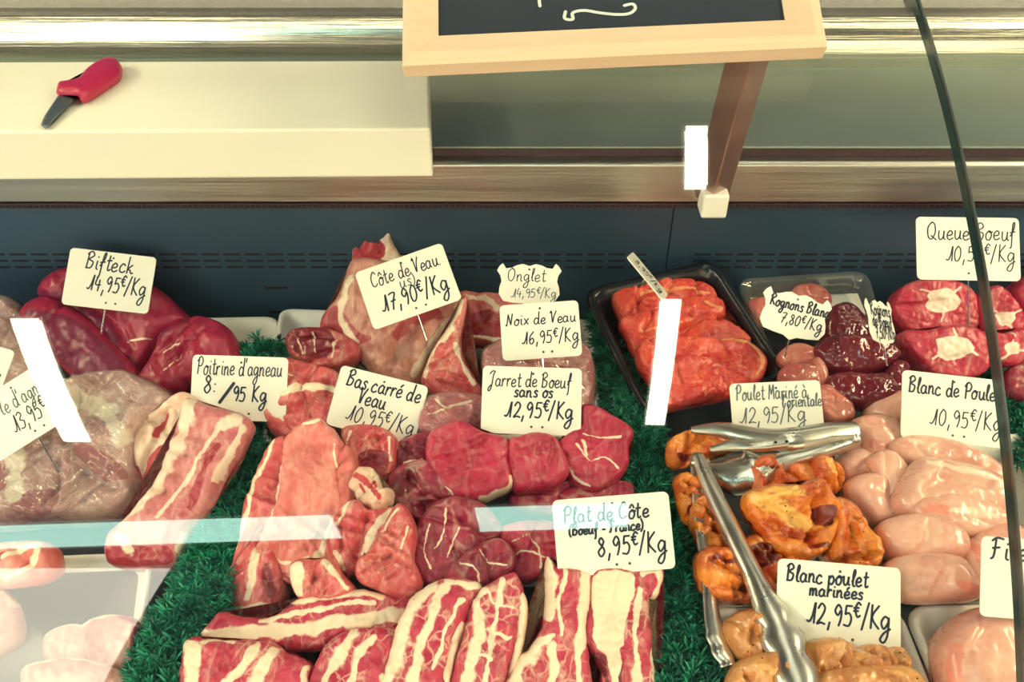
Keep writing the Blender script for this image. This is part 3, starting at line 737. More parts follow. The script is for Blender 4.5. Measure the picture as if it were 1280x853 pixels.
# ---------------------------------------------------------------- handwriting
G = {
 'a': (1.0, [[(.75, .8), (.42, 1), (.1, .65), (.12, .2), (.4, 0), (.72, .3), (.78, .95), (.76, .25), (.98, .05)]]),
 'b': (.9, [[(.12, 1.9), (.12, .1), (.5, 0), (.8, .45), (.5, .95), (.15, .6)]]),
 'c': (.85, [[(.75, .8), (.45, 1), (.12, .6), (.15, .15), (.5, 0), (.85, .2)]]),
 'd': (1.05, [[(.78, .8), (.4, 1), (.1, .5), (.32, 0), (.7, .2), (.84, .9), (.86, 2.0)], [(.85, 1.2), (.84, .15), (1.02, .05)]]),
 'e': (.85, [[(.08, .45), (.6, .52), (.72, .8), (.45, 1), (.14, .7), (.12, .25), (.4, 0), (.85, .2)]]),
 'f': (.75, [[(.1, .45), (.5, 1.2), (.6, 1.85), (.42, 1.9), (.32, 1), (.3, -.6), (.1, -.85)], [(.05, .85), (.7, .95)]]),
 'g': (1.0, [[(.75, .85), (.4, 1), (.1, .55), (.35, .08), (.72, .5), (.78, .95), (.76, -.4), (.45, -.95), (.1, -.75), (.4, -.25), (1.0, .1)]]),
 'i': (.45, [[(.2, 1), (.2, .2), (.42, .05)], [(.22, 1.4), (.24, 1.5)]]),
 'j': (.45, [[(.25, 1), (.22, -.5), (0, -.9)], [(.28, 1.4), (.3, 1.5)]]),
 'k': (.9, [[(.15, 1.9), (.15, 0)], [(.72, 1), (.2, .5), (.5, .38), (.68, .05), (.95, .1)]]),
 'l': (.5, [[(.08, .5), (.42, 1.5), (.35, 1.9), (.2, 1.5), (.2, .2), (.5, .05)]]),
 'm': (1.25, [[(.1, 1), (.12, 0)], [(.12, .55), (.38, 1), (.52, .7), (.52, 0)], [(.52, .55), (.8, 1), (.98, .7), (.98, .15), (1.2, .05)]]),
 'n': (.95, [[(.1, 1), (.12, 0)], [(.12, .55), (.45, 1), (.68, .7), (.68, .15), (.92, .05)]]),
 'o': (.9, [[(.45, 1), (.1, .6), (.18, .08), (.55, .02), (.78, .5), (.62, .95), (.4, .98), (.6, .82), (.92, .9)]]),
 'p': (.9, [[(.1, 1), (.12, -.95)], [(.12, .65), (.5, 1), (.78, .55), (.5, .05), (.14, .2)]]),
 'q': (.95, [[(.75, .85), (.4, 1), (.1, .5), (.4, .05), (.75, .5)], [(.78, 1), (.76, -.95)]]),
 'r': (.7, [[(.1, 1), (.12, 0)], [(.12, .55), (.4, 1), (.65, .9)]]),
 's': (.75, [[(.68, .85), (.42, 1), (.2, .75), (.58, .4), (.52, .05), (.08, .1)]]),
 't': (.65, [[(.3, 1.7), (.28, .2), (.45, 0), (.65, .15)], [(.02, 1.1), (.62, 1.15)]]),
 'u': (.98, [[(.1, 1), (.12, .25), (.38, 0), (.68, .35), (.74, 1), (.74, .2), (.96, .05)]]),
 'v': (.8, [[(.08, 1), (.38, 0), (.72, 1)]]),
 'x': (.85, [[(.1, 1), (.75, 0)], [(.75, 1), (.1, 0)]]),
 'z': (.8, [[(.1, 1), (.7, .95)], [(.7, .95), (.1, .05)], [(.1, .05), (.75, .05)]]),
 'B': (1.1, [[(.22, 1.85), (.2, 0)], [(.02, 1.6), (.55, 1.95), (.9, 1.5), (.35, 1.05), (.92, .75), (.75, .1), (.1, .05)]]),
 'P': (1.05, [[(.28, 1.85), (.22, 0)], [(.02, 1.4), (.55, 1.95), (1.0, 1.5), (.75, .95), (.3, .9)]]),
 'R': (1.1, [[(.28, 1.85), (.22, 0)], [(.02, 1.4), (.55, 1.95), (1.0, 1.5), (.4, .95), (1.05, .05)]]),
 'C': (1.1, [[(1, 1.55), (.65, 1.9), (.18, 1.2), (.22, .3), (.6, 0), (1.05, .3)]]),
 'V': (1.05, [[(.02, 1.6), (.2, 1.85), (.45, .05), (.65, 1), (1.0, 1.9)]]),
 'N': (1.15, [[(.0, .15), (.15, .02), (.3, 1.8)], [(.3, 1.8), (.8, .1)], [(.8, .1), (1.0, 1.9)]]),
 'J': (1.0, [[(.1, 1.5), (.5, 1.9), (.95, 1.85), (.75, 1.4), (.6, 0), (.3, -.7), (.05, -.4), (.5, .1)]]),
 'O': (1.2, [[(.6, 1.9), (.12, 1.3), (.2, .3), (.65, 0), (1.05, .7), (.95, 1.6), (.55, 1.9), (.75, 1.7)]]),
 'Q': (1.25, [[(.6, 1.9), (.12, 1.3), (.2, .3), (.65, 0), (1.05, .7), (.95, 1.6), (.55, 1.9)], [(.55, .4), (1.25, -.1)]]),
 'F': (1.0, [[(.35, 1.8), (.3, .3), (.05, .0)], [(.0, 1.6), (.4, 1.9), (1.0, 1.8)], [(.1, .95), (.75, 1.05)]]),
 'K': (1.0, [[(.2, 1.8), (.2, 0)], [(.85, 1.75), (.25, .85), (.95, 0)]]),
 'M': (1.25, [[(.1, 0), (.25, 1.8)], [(.25, 1.8), (.6, .6)], [(.6, .6), (1.0, 1.8)], [(1.0, 1.8), (1.1, 0)]]),
 '0': (.9, [[(.42, 1.6), (.1, 1), (.15, .2), (.45, 0), (.75, .5), (.72, 1.3), (.4, 1.6)]]),
 '1': (.6, [[(-.25, .2), (.0, .12), (.25, .6), (.45, 1.6), (.42, 0)]]),
 '2': (.9, [[(.1, 1.2), (.4, 1.6), (.75, 1.25), (.5, .6), (.08, .05), (.45, .15), (.85, .05)]]),
 '3': (.85, [[(.1, 1.4), (.45, 1.6), (.7, 1.25), (.3, .88), (.75, .6), (.55, .05), (.05, .1)]]),
 '4': (.9, [[(.3, 1.6), (.1, .65), (.8, .6)], [(.6, 1.1), (.58, -.05)]]),
 '5': (.85, [[(.75, 1.55), (.2, 1.55)], [(.2, 1.55), (.15, .9)], [(.15, .9), (.5, 1.0), (.75, .6), (.55, .05), (.05, .1)]]),
 '6': (.85, [[(.65, 1.55), (.2, 1), (.12, .3), (.4, 0), (.72, .35), (.5, .75), (.15, .45)]]),
 '7': (.85, [[(.1, 1.5), (.45, 1.6), (.8, 1.5), (.5, .8), (.3, 0)], [(.2, .8), (.75, .85)]]),
 '8': (.85, [[(.6, 1.35), (.35, 1.6), (.15, 1.25), (.5, .85), (.72, .4), (.4, 0), (.1, .4), (.45, .85), (.65, 1.3)]]),
 '9': (.85, [[(.7, 1.3), (.4, 1.6), (.12, 1.15), (.4, .8), (.7, 1.2), (.72, .6), (.55, 0)]]),
 '€': (.95, [[(.9, 1.3), (.55, 1.55), (.22, .9), (.5, .05), (.9, .2)], [(0, .95), (.68, 1.0)], [(0, .62), (.62, .66)]]),
 '/': (.6, [[(.02, -.2), (.55, 1.9)]]),
 ',': (.4, [[(.22, .2), (.1, -.4)]]),
 '.': (.35, [[(.12, .02), (.16, .06)]]),
 ':': (.35, [[(.12, .1), (.16, .14)], [(.12, .75), (.16, .8)]]),
 "'": (.35, [[(.2, 1.95), (.12, 1.45)]]),
 '(': (.5, [[(.45, 1.9), (.1, 1.0), (.15, .2), (.4, -.3)]]),
 ')': (.5, [[(.05, 1.9), (.4, 1.1), (.35, .2), (.05, -.3)]]),
 '-': (.75, [[(.08, .6), (.62, .62)]]),
 ' ': (.5, []),
}
def _acc(base, extra): return (G[base][0], G[base][1] + [extra])
G['é'] = _acc('e', [(.35, 1.25), (.65, 1.6)]); G['è'] = _acc('e', [(.25, 1.6), (.5, 1.25)])
G['ô'] = _acc('o', [(.15, 1.25), (.42, 1.65), (.7, 1.25)]); G['à'] = _acc('a', [(.25, 1.65), (.55, 1.25)])

def write(text, x, y, size, hw, slant=0.12, rot=0.0, sx=1.0, jit=0.05, rnd=None, sup=None):
    """strokes of TEXT as ribbons; SIZE is the x-height. A raised € as on the cards."""
    parts = []; cx = 0.0; rnd = rnd or random.Random(5)
    ca, sa = math.cos(rot), math.sin(rot)
    for ch in text:
        wd, strokes = G[ch]
        k, dy = (0.72, 0.75) if ch == '€' else (1.0, 0.0)
        jx, jy = rnd.uniform(-jit, jit), rnd.uniform(-jit, jit)
        for st in strokes:
            pp = []
            for (a, b) in st:
                b2 = b * k + dy + jy; a2 = (cx + (a * k + jx)) + b2 * slant
                pp.append((a2 * size * sx, b2 * size))
            pp = catmull(pp, 5, False) if len(pp) > 2 else np.array(pp, float)
            q = np.stack([x + pp[:, 0] * ca - pp[:, 1] * sa, y + pp[:, 0] * sa + pp[:, 1] * ca], 1)
            parts.append(ribbon(q, hw, 0.0))
        cx += wd * k + 0.12
    return parts

def text_width(text):
    return sum(G[c][0] * (0.72 if c == '€' else 1.0) + 0.12 for c in text)

# ---------------------------------------------------------------- price tags
def fit_pose(corners, w, h, lean=0.0, reg=45.0):
    """pose (4x4) of a w x h card whose corners TL,TR,BR,BL are seen at the given points"""
    C = np.asarray(corners, float)
    obj = np.array([(-w / 2, h / 2), (w / 2, h / 2), (w / 2, -h / 2), (-w / 2, -h / 2)])
    mid = C.mean(0); wid = 0.5 * (np.linalg.norm(C[1] - C[0]) + np.linalg.norm(C[2] - C[3]))
    roll = -math.atan2(C[1][1] - C[0][1], C[1][0] - C[0][0])
    p = np.array([mid[0], mid[1], F * w / wid, lean, 0.0, roll])
    def pose(p):
        u = (426.5 - p[1]) / F; c = np.array([(p[0] - 640) / F * p[2], u * p[2], p[2]])   # camera coords right, up, depth
        R = np.array(Matrix.Rotation(p[5], 3, 'Z')) ; Rx = np.array(Matrix.Rotation(p[3], 3, 'X')); Ry = np.array(Matrix.Rotation(p[4], 3, 'Y'))
        return c, Ry @ Rx @ R
    def resid(p):
        c, R = pose(p)
        r = []
        for (a, b), q in zip(obj, C):
            v = R @ np.array([a, b, 0]); X, Yu, D = c[0] + v[0], c[1] + v[1], c[2] - v[2]
            r += [640 + F * X / D - q[0], 426.5 - F * Yu / D - q[1]]
        return np.array(r + [reg * (p[3] - lean), reg * p[4]])
    for _ in range(25):
        r0 = resid(p); J = np.zeros((len(r0), 6)); st = [.5, .5, .004, .01, .01, .01]
        for k in range(6):
            q = p.copy(); q[k] += st[k]; J[:, k] = (resid(q) - r0) / st[k]
        st_ = np.linalg.solve(J.T @ J + 1e-6 * np.eye(6), J.T @ r0) * 0.8
        p = p - np.clip(st_, [-20, -20, -.06, -.15, -.15, -.15], [20, 20, .06, .15, .15, .15]); p[2] = np.clip(p[2], .5, 1.1)
        p[3] = np.clip(p[3], -1.35, 1.35); p[4] = np.clip(p[4], -1.35, 1.35)
    c, R = pose(p)
    W = np.array([[1, 0, 0], [0, SP, CP], [0, CP, -SP]])      # camera right, up, depth -> world columns
    Wm = np.array([[1, 0, 0], [0, SP, -CP], [0, CP, SP]])     # right, up, back
    loc = np.array([c[0], c[2] * CP + c[1] * SP, -c[2] * SP + c[1] * CP])
    return loc, Wm @ R

def manual_pose(x, y, dep, roll, tilt):
    Wm = np.array([[1, 0, 0], [0, SP, -CP], [0, CP, SP]])
    R = np.array(Matrix.Rotation(math.radians(roll), 3, 'Z') @ Matrix.Rotation(math.radians(tilt), 3, 'X'))
    return at_d(x, y, dep), Wm @ R

def rrect(w, h, r, n=5):
    out = []
    for cx, cy, a0 in ((w / 2 - r, h / 2 - r, 0), (-w / 2 + r, h / 2 - r, 90), (-w / 2 + r, -h / 2 + r, 180), (w / 2 - r, -h / 2 + r, 270)):
        for k in range(n + 1):
            a = math.radians(a0 + 90 * k / n); out.append((cx + r * math.cos(a), cy + r * math.sin(a)))
    return out

def shield(w, h):
    half = [(0.0, .44), (.10, .50), (.20, .46), (.30, .40), (.42, .36), (.40, .50), (.50, .40), (.47, .28), (.44, .15), (.48, .0), (.49, -.18), (.40, -.36), (.25, -.43), (.1, -.46), (0.0, -.52)]
    half = [(0.0, .44), (.10, .49), (.19, .46), (.27, .40), (.36, .38), (.41, .50), (.46, .44), (.50, .33), (.45, .22), (.43, .08), (.46, -.06), (.47, -.22), (.40, -.38), (.25, -.42), (.1, -.44), (0.0, -.52)]
    pts = [(-x * w, y * h) for x, y in half[::-1]] + [(x * w, y * h) for x, y in half[1:-1]]
    a = sum(p[0] * q[1] - q[0] * p[1] for p, q in zip(pts, pts[1:] + pts[:1]))
    return pts if a > 0 else pts[::-1]

def tag(label, corners, lines, w=0.105, h=0.071, shape='rect', pin=0.045, lean=-0.16, manual=None, holes=True, seed=1, pin_dx=0.0, pinlean=0.0, reg=45.0):
    w, h = w * 0.96, h * 0.96
    loc, R = fit_pose(corners, w, h, lean, reg) if manual is None else manual_pose(*manual)
    o = empty('price_tag', tuple(loc), label, 'price tag', None)
    o.rotation_euler = Matrix(R.tolist()).to_euler()
    out = rrect(w, h, 0.005) if shape == 'rect' else shield(w, h)
    n = len(out); th = 0.0011
    v = [(x, y, 0) for x, y in out] + [(x, y, -th) for x, y in out]
    f = [tuple(range(n)), tuple(range(2 * n - 1, n - 1, -1))] + [(i, i + n, (i + 1) % n + n, (i + 1) % n) for i in range(n)]
    def loc_obj(name, v, f, mat):
        q = mesh_obj(name, v, f, mat, smooth=False); q.parent = o; return q
    card = loc_obj('card', v, f, M['card'])
    rnd = random.Random(seed)
    dots = [(0.01 * w, h / 2 - 0.10 * h), (-0.055 * w + 0.006, -h / 2 + 0.11 * h), (0.055 * w + 0.006, -h / 2 + 0.11 * h)] if shape == 'rect' else [(0, h * 0.36)]
    if holes:
        for (a, b) in dots:
            q = loc_obj('pin_hole', [(a + 0.0013 * math.cos(t), b + 0.0013 * math.sin(t), 0.00015) for t in np.linspace(0, 2 * math.pi, 10, endpoint=False)], [tuple(range(10))], M['card_hole'])
            q.parent = card
    for ln in lines:
        text, u0, u1, vb, xh = ln[:5]
        opt = ln[5] if len(ln) > 5 else {}
        x = (u0 - 0.5) * w; size = xh * h
        sx = ((u1 - u0) * w) / (text_width(text) * size)
        y = (0.5 - vb) * h
        g = join_geo(write(text, x, y, size, opt.get('hw', 0.00065), opt.get('slant', 0.10), math.radians(opt.get('rot', 0)), sx, rnd=rnd))
        g = ([(a, b, 0.0003) for a, b, _ in g[0]], g[1])
        q = loc_obj('lettering', g[0], g[1], M[opt.get('ink', 'ink')]); q.parent = card
    if pin > 0:
        pv, pf = [], []
        rr = 0.0009
        m = 8
        for k in range(m):
            a = 2 * math.pi * k / m
            for yy, zz in ((-h / 2 + 0.012, -th - 0.001), (-h / 2 - pin, -th - 0.001 - pinlean)):
                pv.append((pin_dx + rr * math.cos(a), yy, zz + rr * math.sin(a)))
        pf = [(2 * k, 2 * k + 1, 2 * ((k + 1) % m) + 1, 2 * ((k + 1) % m)) for k in range(m)]
        loc_obj('pin', pv, pf, M['pin'])['label'] = 'thin steel pin'
    return o

B_ = {'hw': 0.0009}
tag('white card lettered Bifteck 14,95 pinned in the big dark red beef joint', [(85, 309), (195, 325), (187, 393), (78, 378)],
    [('Bifteck', .2, .76, .33, .155, B_), ('14,95€/Kg', .28, .95, .70, .17, B_)], pin=0.035)
tag('tilted white card lettered le d\'agneau 13,95 pinned in the wrapped lamb', [(-42, 509), (58, 446), (98, 517), (-2, 580)],
    [("le d'agneau", .30, .96, .42, .14, {'ink': 'ink_faded'}), ('13,95€/Kg', .34, .98, .76, .17)], w=0.098, h=0.066, pin=0.040)
tag('white card mostly out of the picture behind the le d\'agneau card', [(-92, 410), (20, 441), (-5, 505), (-117, 474)],
    [('veau', .66, .96, .62, .16)], w=0.100, h=0.062, pin=0.03)
tag("white card lettered Poitrine d'agneau 8 /95 above the lamb breast", [(236, 441), (357, 451), (361, 530), (241, 521)],
    [("Poitrine d'agneau", .05, .95, .30, .14), ('8:', .13, .27, .58, .17, B_), ('/', .30, .44, .70, .15, {'hw': 0.0017}), ('95 Kg', .43, .80, .70, .14, B_)], pin=0.03)
tag('tilted white card lettered Côte de Veau 17,90 on the veal rack', [(441, 345), (555, 304), (577, 373), (467, 410)],
    [('Côte de Veau.', .13, .93, .34, .13), ('us)', .42, .60, .50, .11, {'ink': 'ink_faded'}), ('17,90€/Kg', .18, .92, .78, .17, B_)], pin=0.03)
tag('white card lettered Bas carré de Veau 10,95 over the veal cutlets', [(425, 453), (532, 484), (518, 562), (411, 530)],
    [('Bas carré de', .10, .95, .30, .14, B_), ('Veau', .27, .60, .54, .14, B_), ('10,95€/Kg', .22, .97, .84, .16)], w=0.099, h=0.067, pin=0.035)
tag('small shield shaped card lettered Onglet standing behind the Noix de Veau card', [(621, 329), (702, 332), (703, 382), (620, 382)],
    [('Onglet', .16, .76, .42, .16, {'hw': .0005}), ('14,95€/Kg', .24, .93, .80, .13, {'ink': 'ink_faded', 'hw': .00045})], w=0.074, h=0.050, shape='shield', pin=0.05)
tag('white card lettered Noix de Veau 16,95 standing in front of the shield card', [(626, 386), (725, 374), (727, 443), (625, 451)],
    [('Noix de Veau', .07, .96, .38, .11), ('16,95€/Kg', .28, .98, .73, .14)], w=0.087, h=0.062, pin=0.02)
tag('white card lettered Jarret de Boeuf sans os above the beef shin slices', [(604, 458), (728, 461), (726, 545), (600, 541)],
    [('Jarret de Boeuf', .06, .90, .30, .115), ('sans os', .32, .72, .45, .10, B_), ('12,95€/Kg', .25, .93, .76, .145, B_)], pin=0.03)
tag('large white card lettered Plat de Côte 8,95 standing over the beef rib slabs', [(691, 628), (838, 614), (843, 709), (696, 723)],
    [('Plat de Côte', .08, .82, .31, .11, B_), ('(Boeuf - France)', .12, .76, .47, .075, B_), ('8,95€/Kg', .35, .95, .77, .15, B_)], w=0.105, h=0.068, pin=0.03)
tag('white card seen nearly edge-on above the black tray of marinated steaks', [(788, 312), (832, 365), (829, 380), (792, 332)],
    [('8,95€/Kg', .15, .9, .65, .25)], w=0.064, h=0.045, pin=0.03, holes=False, manual=(810, 345, 0.975, -50.3, -69))
tag('shield shaped card lettered Rognons Blanc 7,80 over the pale kidneys', [(956, 358), (1043, 378), (1031, 433), (942, 412)],
    [('Rognons Blanc', .12, .98, .38, .13, B_), ('7,80€/Kg', .32, .92, .70, .14)], w=0.078, h=0.054, shape='shield', pin=0.02)
tag('narrow slanting shield card lettered Rognons de Boeuf beside the dark kidneys', [(1080, 373), (1112, 376), (1122, 437), (1092, 430)],
    [('Rognons', .15, .9, .34, .15, B_), ('de Boeuf', .15, .9, .58, .14, B_), ('7,50€/Kg', .2, .95, .84, .15, B_)], w=0.066, h=0.050, shape='shield', pin=0.02, reg=14.0)
tag("white card lettered Poulet Mariné à l'orientale under the lying tongs", [(911, 480), (1026, 477), (1032, 550), (917, 558)],
    [('Poulet Mariné à', .06, .85, .28, .13, {'ink': 'ink_faded'}), ("l'orientale", .56, 1.0, .42, .11, {'ink': 'ink_faded'}), ('12,95/Kg', .10, .82, .66, .16, {'ink': 'ink_faded'})], w=0.0955, h=.065, pin=0.02)
tag('white card lettered Queue Boeuf 10,50 above the oxtail', [(1146, 274), (1276, 272), (1275, 350), (1144, 349)],
    [('Queue Boeuf', .10, .97, .36, .145, {'hw': .0007}), ('10,50€/Kg', .30, .96, .70, .15)], w=0.112, h=0.072, pin=0.05)
tag('white card lettered Blanc de Poulet 10,95 above the raw chicken breasts', [(1130, 463), (1253, 476), (1257, 562), (1124, 546)],
    [('Blanc de Poulet', .06, .97, .32, .125, B_), ('10,95€/Kg', .30, .98, .76, .15)], w=0.106, h=0.071, pin=0.02)
tag('white card lettered Blanc poulet marinées 12,95 behind the standing tongs', [(969, 698), (1126, 713), (1127, 817), (972, 802)],
    [('Blanc poulet', .07, .74, .26, .105, B_), ('marinées', .26, .70, .41, .085, B_), ('12,95€/Kg', .26, .93, .74, .155, B_)], w=0.105, h=0.071, pin=0.02)
tag('white card lettered Filet above the fillet in the white corner tray', [(1229, 672), (1365, 678), (1362, 783), (1224, 770)],
    [('Filet', .08, .5, .28, .14, B_)], w=0.094, h=0.066, pin=0.02)

# ---------------------------------------------------------------- trays and tubs
def rounded_quad(Q, r, n=6):
    """Q four 2D corners -> rounded outline"""
    out = []
    Q = np.asarray(Q, float)
    for i in range(4):
        p, a, b = Q[i], Q[i - 1], Q[(i + 1) % 4]
        da = (a - p) / np.linalg.norm(a - p); db = (b - p) / np.linalg.norm(b - p)
        s0, s1 = p + da * r, p + db * r
        for k in range(n + 1):
            t = k / n; out.append((1 - t) ** 2 * s0 + 2 * t * (1 - t) * p + t * t * s1)
    return np.array(out)

def tray(name, label, cat, corners, z, mat, depth=0.028, r=0.018, lip=0.007, slope=0.012, tilt=0, th=0.0018, group=None, ref=None):
    """open tray: CORNERS (image points of the rim) on a plane through height Z that leans TILT towards the customer"""
    C = np.asarray(corners, float); c = C.mean(0) if ref is None else np.array(ref)
    P0 = at_z(c[0], c[1], z); R3 = np.array(Matrix.Rotation(math.radians(tilt), 3, 'X')); ex, ey, n = R3.T
    Q = []
    for x, y in C:
        d = raydir(x, y); k = (P0 @ n) / (d @ n); q = d * k - P0; Q.append((q @ ex, q @ ey))
    Q = np.array(Q)
    area = sum(Q[i][0] * Q[(i + 1) % 4][1] - Q[(i + 1) % 4][0] * Q[i][1] for i in range(4))
    if area < 0: Q = Q[::-1]
    def inset(d):
        out = []
        for i in range(4):
            p, a, b = Q[i], Q[i - 1], Q[(i + 1) % 4]
            e1 = (p - a) / np.linalg.norm(p - a); e2 = (b - p) / np.linalg.norm(b - p)
            n1, n2 = np.array([-e1[1], e1[0]]), np.array([-e2[1], e2[0]])
            A = np.array([n1, n2]); out.append(np.linalg.solve(A, [n1 @ p + d, n2 @ p + d]))
        return rounded_quad(out, max(r - d * 0.4, 0.004))
    rings = [(-0.0005, -0.004), (0, 0), (0.0015, 0.0015), (lip * 0.6, 0.0018), (lip, 0.0), (lip + slope * 0.5, -depth * 0.55), (lip + slope, -depth * 0.92), (lip + slope + 0.006, -depth)]
    outer = [(lip + slope + 0.005, -depth - th), (lip + slope - th, -depth * 0.92 - th), (lip + slope * 0.5 - th, -depth * 0.55), (lip - th, -0.004 - th), (0.0005, -0.004 - th)]
    v, f = [], []
    loops = [(inset(a), b) for a, b in rings[::-1]] ; loops2 = [(inset(a), b) for a, b in outer[::-1]]
    allr = loops + loops2
    m = len(allr[0][0])
    for P, zz in allr: v += [(p[0], p[1], zz) for p in P]
    for i in range(len(allr) - 1):
        for k in range(m):
            a, b = i * m + k, i * m + (k + 1) % m; f.append((a, b, b + m, a + m))
    f.append(tuple(range(m - 1, -1, -1))[::-1]); f.append(tuple(range((len(allr) - 1) * m, len(allr) * m))[::-1])
    o = mesh_obj(name, v, f, mat)
    o.location = Vector(P0); o.rotation_euler = (math.radians(tilt), 0, 0)
    return setp(o, label, cat, group)

tray('foam_tray', 'white foam tray under the dark red beef joints, by the back panel', 'tray', [(20, 402), (348, 396), (352, 470), (0, 480)], -0.700, M['foam'])
tray('foam_tray', 'white foam tray under the veal rack and cutlets', 'tray', [(350, 386), (742, 400), (752, 545), (325, 560)], -0.692, M['foam'])
tray('foam_tray', 'large white tray of pale pork slices in the corner by the parsley strip', 'tray', [(-40, 700), (190, 690), (168, 880), (-80, 900)], -0.706, M['foam'], depth=0.010, lip=0.004, slope=0.003)
tray('display_tray', 'black display tray under the beef rib slabs', 'tray', [(225, 745), (806, 730), (834, 905), (205, 905)], -0.712, M['blackplastic'], depth=0.018)
tray('black_tray', 'black plastic tray of marinated steaks by the back panel', 'tray', [(728, 362), (893, 324), (988, 472), (805, 522)], -0.647, M['blackplastic'], depth=0.030, tilt=17, r=0.022, lip=0.009)
kt = tray('clear_tub', 'clear plastic tub of kidneys by the back panel', 'tub', [(920, 349), (1084, 338), (1130, 500), (985, 505)], -0.660, M['clear'], depth=0.045, tilt=13, r=0.02)
pq = [at_z(x, y, -0.668) for x, y in ((938, 372), (1072, 367), (1082, 392), (936, 398))]
pd = mesh_obj('absorbent_pad', [tuple(q) for q in pq] + [(q[0], q[1], q[2] - 0.004) for q in pq], [(0, 3, 2, 1), (4, 5, 6, 7), (0, 1, 5, 4), (1, 2, 6, 5), (2, 3, 7, 6), (3, 0, 4, 7)], M['foam'], kt, smooth=False)
tray('clear_tub', 'clear plastic tub of orange marinated chicken beside the parsley strip', 'tub', [(828, 545), (1068, 540), (1118, 735), (868, 765)], -0.680, M['clear'], depth=0.042, r=0.02)
tray('foam_tray', 'white foam tray under the raw chicken breasts', 'tray', [(1040, 560), (1300, 540), (1330, 752), (1118, 752)], -0.694, M['foam'], depth=0.03)
tray('foam_tray', 'white foam tray of amber marinated chicken pieces under the tongs', 'tray', [(884, 759), (1124, 759), (1172, 880), (902, 880)], -0.680, M['foam'], depth=0.035, r=0.02)
tray('foam_tray', 'white foam tray holding the pale fillet in the corner of the case', 'tray', [(1128, 757), (1330, 755), (1370, 900), (1190, 900)], -0.676, M['foam'], depth=0.038, r=0.024)

# ---------------------------------------------------------------- beef joints and lamb, under the Bifteck card
lump('beef_joint', 'big dark red beef joint carrying the Bifteck card', 'meat', [(52, 366), (78, 341), (130, 333), (195, 362), (220, 383), (236, 402), (208, 420), (199, 434), (187, 456), (173, 474), (148, 447), (108, 408), (70, 388)],
     -0.676, 38, 0.028, 0.035, 'joint', s=0.0032, seed=1, darks=[([(60, 375), (110, 390), (150, 430), (170, 470)], 24)], fats=[([(168, 432), (190, 428), (198, 428)], 3)], creases=[([(118, 388), (150, 405), (172, 440)], 8, 0.006)], film=None)
lump('beef_joint', 'purple red beef joint under the bright tube reflection, beside the Bifteck one', 'meat', [(28, 392), (58, 373), (108, 399), (150, 440), (175, 474), (150, 488), (112, 484), (76, 455), (42, 418)],
     -0.680, 32, 0.022, 0.03, 'joint', s=0.0032, seed=2, darks=[('poly', [(40, 395), (100, 405), (150, 445), (165, 478), (110, 478), (60, 430)])])
lump('beef_joint', 'glossy crimson beef joint partly behind the Poitrine card', 'meat', [(204, 420), (235, 405), (249, 398), (272, 404), (291, 419), (298, 438), (296, 462), (262, 480), (238, 482), (226, 492), (204, 496), (180, 492), (174, 478), (190, 455), (199, 434)],
     -0.688, 30, 0.024, 0.035, 'joint', s=0.003, seed=3, fats=[([(213, 448), (224, 441), (236, 438)], 2), ([(214, 470), (232, 450)], 2)], darks=[([(205, 425), (220, 418), (236, 406)], 14)], creases=[([(203, 447), (228, 430), (248, 402)], 6, 0.006)])
lump('wrapped_lamb', 'film wrapped pale lamb piece cut off by the picture edge, beside the purple beef joint', 'meat', [(-60, 385), (-20, 376), (12, 376), (30, 390), (46, 418), (62, 452), (50, 476), (20, 490), (-60, 492)],
     -0.680, 25, 0.028, 0.03, 'lambwrap', s=0.0032, seed=4, film=True)
lump('wrapped_lamb', "film wrapped lamb shoulder under the le d'agneau card", 'meat', [(-30, 590), (8, 545), (60, 502), (112, 474), (150, 468), (186, 480), (214, 500), (203, 520), (181, 545), (176, 580), (183, 612), (164, 642), (110, 654), (60, 656), (-30, 655)],
     -0.678, 26, 0.030, 0.035, 'lambwrap', s=0.0028, seed=5, wob=0.4, film=True,
     darks=[('poly', [(105, 572), (130, 568), (165, 590), (172, 608), (150, 610), (125, 595)]), ('poly', [(36, 640), (55, 622), (85, 620), (88, 648), (45, 655)]), ([(2, 560), (18, 620)], 16)],
     fats=[([(75, 500), (140, 520), (170, 560)], 20), ([(30, 560), (40, 630)], 18)], creases=[([(95, 560), (120, 600), (160, 620)], 7, 0.006), ([(60, 520), (100, 560)], 6, 0.004)])
lump('lamb_breast', 'fat topped lamb breast end with a red tip, beside the wrapped shoulder', 'meat', [(173, 546), (184, 526), (205, 515), (219, 500), (236, 494), (248, 505), (243, 520), (232, 545), (222, 580), (205, 605), (186, 622), (179, 592)],
     -0.672, 34, 0.022, 0.03, 'fatbone', s=0.0024, seed=6, jag=0.001, darks=[('poly', [(196, 575), (222, 560), (218, 590), (200, 606), (186, 618)]), ([(205, 548), (215, 522)], 6), ([(182, 590), (187, 618)], 8)], creases=[([(214, 520), (208, 550), (190, 590)], 6, 0.006)])
